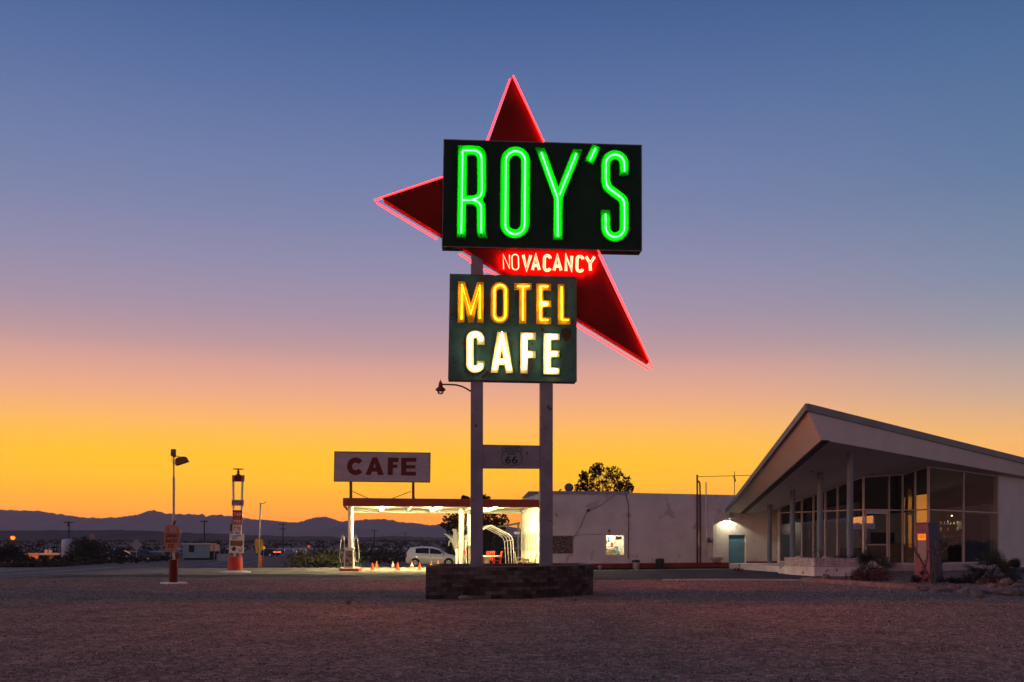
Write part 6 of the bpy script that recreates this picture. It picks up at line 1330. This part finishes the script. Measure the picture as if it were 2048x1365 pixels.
for i, (px_, pyb, h_) in enumerate(((569,1106,.42),(587.5,1106,.4),(593,1111,.5),(601.5,1103,.4),(601.6,1108,.36),(607.5,1108,.4),(611,1104,.4),(613,1106,.36))):
    d = next(dd for dd in [x*.5 for x in range(160, 560)] if HY+(EYE-gh(dd))*F/dd <= pyb); x, y = XY(px_, d); g_ = gh(d); lb = ['white road reflector post nearest the driving car','second reflector post right of the driving car','tallest white reflector post where the road edge ends','upper reflector post of the pair left of the orange marker','lower reflector post of the pair left of the orange marker','reflector post midway between the pair and orange marker','slim upper reflector post beside the orange marker','slim lower reflector post beside the orange marker'][i]
    t = thing('reflector_post', lb, 'marker post', (x,y,g_), 'reflector posts along the far road'); MB().box((x,y,g_+h_*.9), (.18,.05,h_*1.8)).build('post', m_conc, t); MB().box((x,y-.03,g_+h_*1.5), (.16,.01,h_*.5)).build('reflector', EM('reflector_white_glow', (1,.85,.75), .6) if 'reflector_white_glow' not in bpy.data.materials else bpy.data.materials['reflector_white_glow'], t)  # reflector shine put in as emission
def upole(label, px_, pyt, d, arms=1, w=2.4):
    x, y = XY(px_, d); g_ = gh(d); zt2 = P(px_, pyt, d).z; t = thing('utility_pole', label, 'utility pole', (x,y,g_), 'utility poles across the plain')
    MB().lathe((x,y,0), [(.16,g_),(.11,zt2)], 8).build('pole', m_bark, t)
    for k in range(arms):
        MB().box((x,y-.12,zt2-.25-k*1.0), (w*(1 if k == 0 else .85),.12,.14)).build('crossarm', m_bark, t); mb = MB()
        for s_ in (-.46,-.25,.25,.46): mb.lathe((x+w*s_*(1 if k == 0 else .85),y-.12,zt2-.18-k*1.0), [(.05,0),(.06,.12),(.02,.2)], 6)
        mb.build('insulator', m_tankg, t)
    return t
upole('utility pole rising behind the white water tank', 138, 1043, 190, 1, 1.9); mb = MB(); mb.lathe((*XY(137,189.6), P(137,1053,189).z), [(.2,0),(.22,.5),(.15,1.0)], 8); mb.build('pole_transformer', m_bark, label='small transformer on the pole behind the white tank', cat='transformer', origin=tuple(P(137,1053,189)))
upole('utility pole rising behind the pale trailer', 408.5, 1041, 185, 1, 1.5); upole('two armed utility pole right of the leaning lamp pole', 566, 1047.5, 215, 2, 1.7); upole('utility pole seen under the canopy left of the silver car', 749, 1060.5, 270, 1, 1.9); upole('faint distant utility pole left of the fuel pump column', 630.5, 1080, 420, 1, 1.8); upole('faint distant utility pole above the silver car', 811, 1066, 400, 1, 1.6)

# ------------------------------------------------------------------ left settlement
def cyl_y(c, r, L_, n=24, rz=0):
    A = Matrix.Rotation(rz, 3, 'Z') @ Matrix.Rotation(radians(90), 3, 'Y'); return [(0.01,-L_/2-.05),(r*.7,-L_/2-.03),(r,-L_/2),(r,L_/2),(r*.7,L_/2+.03),(.01,L_/2+.05)], A
d = 132; x, y = XY(136.5, d); g_ = gh(d); t = thing('water_tank', 'upright white water tank beside the dark thicket', 'tank', (x,y,g_)); ht = P(136,1078,d).z
MB().lathe((x,y,0), [(.86,g_),(.86,ht-.35),(.8,ht-.15),(.55,ht-.03),(.1,ht)], 28).build('shell', m_tank, t, smooth=True); mb = MB()
for k in range(3): mb.lathe((x,y,g_+.7+k*.8), [(.872,0),(.872,.03)], 28)
mb.build('rib', m_parapet, t); MB().box((x+.62,y-.62,(g_+1.0)), (.05,.05,1.9)).build('gauge', m_black, t)
t = thing('horizontal_tank', 'dark horizontal storage tank with a pale end raised above the thicket', 'tank', (*XY(165,136), gh(136))); c = P(165,1075.5,136); pr, A = cyl_y(c, .66, 3.1, rz=radians(-18)); MB().lathe(c, pr, 24, A).build('shell', m_tankg, t, smooth=False)
e = c+A@Vector((0,0,1.62)); MB().lathe(e, [(.01,.02),(.6,.015),(.64,.0)], 24, A).build('end_cap', M('tank_end', (.40,.30,.27), .7, (.3,.2,.2), 3), t); mb = MB()
for s_ in (-1.1, 1.1):
    for o in (-.4,.4): p_ = c+A@Vector((0,o,s_)); mb.tube([Vector((p_.x,p_.y,gh(136))), Vector((p_.x,p_.y,c.z-.4))], .06, 6)
mb.build('support', m_rust, t)
# low house with orange lit wall
d = 140; a = P(48,1110,d); b = P(122,1107.5,d); g_ = gh(d); t = thing('desert_house', 'low dark flat roofed house with an orange lit garage door', 'house', ((a.x+b.x)/2,d,g_))
MB().box(((a.x+b.x)/2, d+3, (g_+a.z)/2), (b.x-a.x-.6,6,a.z-g_)).build('wall', m_house, t); MB().box(((a.x+b.x)/2, d+2.9, a.z+.12), (b.x-a.x,6.8,.2)).build('roof', m_conc, t)
c = P(64,1116.5,d-.1); MB().box((c.x, d-.05, (g_+.02+P(64,1110.8,d).z)/2), (24*d/F,.08,P(64,1110.8,d).z-g_-.02)).build('garage_door', M('garage_orange', (.62,.25,.10), .7), t)
for px_, lb in ((93,0),(101,1)): c = P(px_,1102.5,d+2); MB().lathe((c.x,c.y,a.z+.22), [(.26,0),(.26,.46),(.2,.5)], 12).build('roof_tank', M('roof_tank', (.5,.36,.32), .6) if lb == 0 else bpy.data.materials['roof_tank'], t)
c = P(41,1117,d+.5); MB().box((c.x,c.y,(g_+P(41,1110,d).z)/2), (4.5*d/F,.3,P(41,1110,d).z-g_)).build('water_heater', m_parapet, label='small pale upright cabinet left of the orange garage door', cat='cabinet', origin=(c.x,c.y,g_))
# orange yard lamp
d = 126; c = P(26,1075,d); t = thing('yard_lamp', 'bright orange yard lamp on a pole at the far left', 'street lamp', (c.x,d,gh(d)))
MB().lathe((c.x,d+.2,0), [(.09,gh(d)),(.07,c.z+.2)], 8).build('pole', m_bark, t); MB().lathe(c, [(.10,-.02),(.26,.05),(.22,.2),(.1,.3)], 12).build('lamp_shade', m_metal, t); MB().blob(c-Vector((0,.05,.06)), .27, 1, 0, 2).build('bulb', EM('sodium_bulb', (1,.04,.002), 14), t, smooth=True)
pl_ = bpy.data.lights.new('yard_light', 'SPOT'); pl_.energy = 6000; pl_.spot_size = radians(62); pl_.spot_blend = .5; pl_.color = (1,.36,.06); pl_.shadow_soft_size = .2; po = bpy.data.objects.new('yard_light', pl_); COL.objects.link(po); po.location = c-Vector((0,-.4,.25)); po.rotation_euler = (Vector((-70.7,139,.3))-po.location).to_track_quat('-Z','Y').to_euler()
# trailer
d = 140; t = thing('mobile_home', 'pale teal mobile home with a bright roof edge behind the drinks board', 'mobile home', (*XY(400,d), gh(d)))
a = P(365,1089,d); b = P(419,1089,d); z0 = P(365,1116.5,d).z
MB().box(((a.x+b.x)/2, d+1.3, (a.z+z0)/2), (b.x-a.x,2.6,a.z-z0)).build('wall', m_trailer, t); MB().box(((a.x+b.x)/2, d+1.3, a.z+.06), (b.x-a.x+.3,2.9,.12)).build('roof', M('roof_edge_bright', (.8,.65,.6), .5), t)
c = P(383,1098,d); MB().box((c.x,d-.01,c.z), (.75,.04,1.0)).build('window', m_dark, t); MB().box(((a.x+b.x)/2, d+1.3, (z0+gh(d))/2), (b.x-a.x-.4,2.3,z0-gh(d))).build('skirting', m_dark, t)
for px_, w_, lb in ((423,8.5,'left of the two warm coloured panels at the end of the mobile home'),(434,7.5,'right of the two warm coloured panels at the end of the mobile home')):
    c = P(px_,1096,d+.4); MB().box((c.x,c.y,c.z), (w_*d/F,.6,1.0)).build('water_cistern', M('cistern_warm', (.75,.42,.28), .6) if 'cistern_warm' not in bpy.data.materials else bpy.data.materials['cistern_warm'], label=lb, cat='cistern', origin=tuple(c)); 
    mb = MB(); mb.box((c.x,c.y,(c.z-.5+gh(d))/2), (w_*d/F*.9,.5,c.z-.5-gh(d))); mb.build('cistern_stand', m_dark, label='dark stand under the '+lb.split(' of')[0]+' warm cistern panel', cat='stand', origin=(c.x,c.y,gh(d)))
# picket fence
d = 128; t = thing('picket_fence', 'low weathered picket fence right of the mobile home', 'fence', (*XY(448,d), gh(d))); mb = MB()
for k in range(17): x, y = XY(434+k*1.6, d); mb.box((x, y, gh(d)+.5), (.07,.03,1.0))
mb.build('picket', m_conc, t); mb = MB(); a = XY(433,d); b = XY(461,d); mb.box(((a[0]+b[0])/2, d+.04, gh(d)+.8), (b[0]-a[0],.04,.08)); mb.build('rail', m_conc, t)
# low carport roof with old cars behind the diamond sign
d = 128; a = P(232,1103.5,d); b = P(322,1102,d); t = thing('open_shelter', 'long low open shelter roof behind the diamond road sign', 'shelter', ((a.x+b.x)/2,d,gh(d)))
MB().box(((a.x+b.x)/2, d+2, a.z), (b.x-a.x,4,.12)).build('roof', m_conc, t)
for k in range(5): x = a.x+.2+(b.x-a.x-.4)*k/4; MB().box((x,d+.1,(a.z+gh(d))/2), (.1,.1,a.z-gh(d)-.12)).build('post', m_dwood, t)
ocs = [car('old_car', 'dark old car under the left end of the open shelter', 'car', (*XY(243,126), gh(126)), .2, M('old_car_blue', (.012,.013,.016), .7, spec=.1), sedan=True, group='old cars under the open shelter')]
ocs.append(car('old_car', 'pale bonneted old car beneath the diamond sign post', 'car', (*XY(288,125), gh(125)), pi-.3, M('old_car_pale', (.05,.05,.055), .65, spec=.1), sedan=True, group='old cars under the open shelter'))
# people-like red barrel behind the drinks drum
x, y = XY(354.5, 58); t = thing('fuel_barrel', 'dark red barrel just behind the right edge of the drinks sign drum', 'barrel', (x,y,0)); MB().lathe((x,y,0), [(.1,0),(.1,.9),(.08,.91)], 16).build('shell', m_dred, t)
# roadside scrub: each bush a thing
random.seed(77)
spots = [(8,1141,1.1,.9),(30,1139,1.2,.9),(52,1140,1.3,.8),(78,1136,1.1,.8),(98,1137,1.3,1.2),(120,1134,1.2,.8),(140,1133,.9,.7),(162,1131,1.2,.7),(186,1129,1.1,.8),(208,1127,1.3,.9),(228,1126,1.0,.7),(246,1124,1.1,.7),(300,1122,1.5,1.0),(316,1121,1.2,.8),(334,1120,1.0,.7),(200,1121,1.2,.9),(110,1129,.9,.6),(60,1133,1.0,.7)]
places = ['far left frame edge','yard lamp pole','orange garage door left side','orange garage door right side','house right corner','gap before the white tank','white tank left side','white tank right side','thicket right foot','road bend right of the thicket','shelter left end','diamond sign left side','diamond sign right side','old pale car','drinks board left edge','thicket and shelter gap','roof tanks house','cabinet beside the house']
protos = []
for i, ((px_, py_, r_, h_), pl2) in enumerate(zip(spots, places)):
    d = 62.0
    for dd in [60+.5*k for k in range(200)]:
        if HY+(EYE-gh(dd))*F/dd <= py_: d = dd; break
    x, y = XY(px_, d); s_ = d/95
    bush('%s desert bush on the verge by the %s' % (['brown','dull green','tawny'][i%3], pl2), (x,y,gh(d)), r_*s_*1.0, h_*s_*.5, 420, .07, [m_dry, m_leaf, m_scrub][i%3], 100+i, group='desert bushes along the road verge')
mspots = [(600,1116,3.0,1.1),(625,1113,3.4,1.5),(655,1113,3.4,1.4),(683,1113,3.2,1.3),(715,1112,3.0,1.3),(745,1112,2.8,1.2),(775,1111,2.8,1.2),(803,1111,2.6,1.2),(640,1104,2.6,1.7),(668,1099,2.2,1.9)]
lbs = ['nearest the road end','below the orange marker','left of the fuel pump','behind the fuel pump','right of the fuel pump','between pump and cones','behind the pale striped cone','just left of the silver car','above the mound left of the pump','tall and twiggy left of the canopy column']
for i, ((px_, py_, r_, h_), l2) in enumerate(zip(mspots, lbs)):
    d = 60
    for dd in [70+.5*k for k in range(260)]:
        if HY+(EYE-gh(dd))*F/dd <= py_: d = dd; break
    x, y = XY(px_, d); bush('low dark scrub bush '+l2, (x,y,gh(d)), r_*.9, h_*.55, 900, .10, [m_scrub, m_leaf][i%2], 200+i, group='scrub bushes beyond the forecourt')
# far scrub as one mass
random.seed(5); mb = MB()
for i in range(2600):
    d = 95+ (random.random()**1.4)*520; x = random.uniform(-.6,.15)*d
    if abs(x-(-.235*d)) < 5 and d < 320: continue
    if -63 < x < -21 and d < 300 and (-.19*d-22 < x < -.16*d-13): continue
    s_ = random.uniform(.35,.9)*(1+d*.002); c = Vector((x,d,gh(d)))
    for _ in range(7):
        p = c+Vector((random.uniform(-s_,s_), random.uniform(-s_,s_), random.uniform(.1,.8)*s_)); a = Vector((random.gauss(0,1),random.gauss(0,1),random.gauss(0,1))).normalized(); b = a.orthogonal().normalized(); q_ = s_*.35; mb.add([p-a*q_, p+b*q_*.6, p+a*q_, p-b*q_*.6], [(0,1,2,3)])
mb.build('desert_scrub', m_scrub, kind='stuff')

# ------------------------------------------------------------------ haze over the far plain
hz = bpy.data.materials.new('haze_air'); hz.use_nodes = True; t = hz.node_tree; t.nodes.clear(); o = t.nodes.new('ShaderNodeOutputMaterial'); v = t.nodes.new('ShaderNodeVolumePrincipled')
v.inputs['Color'].default_value = (.95,.78,.84,1); v.inputs['Density'].default_value = DEN; v.inputs['Anisotropy'].default_value = 0; t.links.new(v.outputs[0], o.inputs['Volume'])
MB().hexa([(-7000,-60,-4),(7000,-60,-4),(7000,6400,-4),(-7000,6400,-4),(-7000,-60,TOP),(7000,-60,TOP),(7000,6400,TOP),(-7000,6400,TOP)]).build('haze', hz, kind='stuff')
for o in bpy.data.objects:
    if '_base' in o: del o['_base']
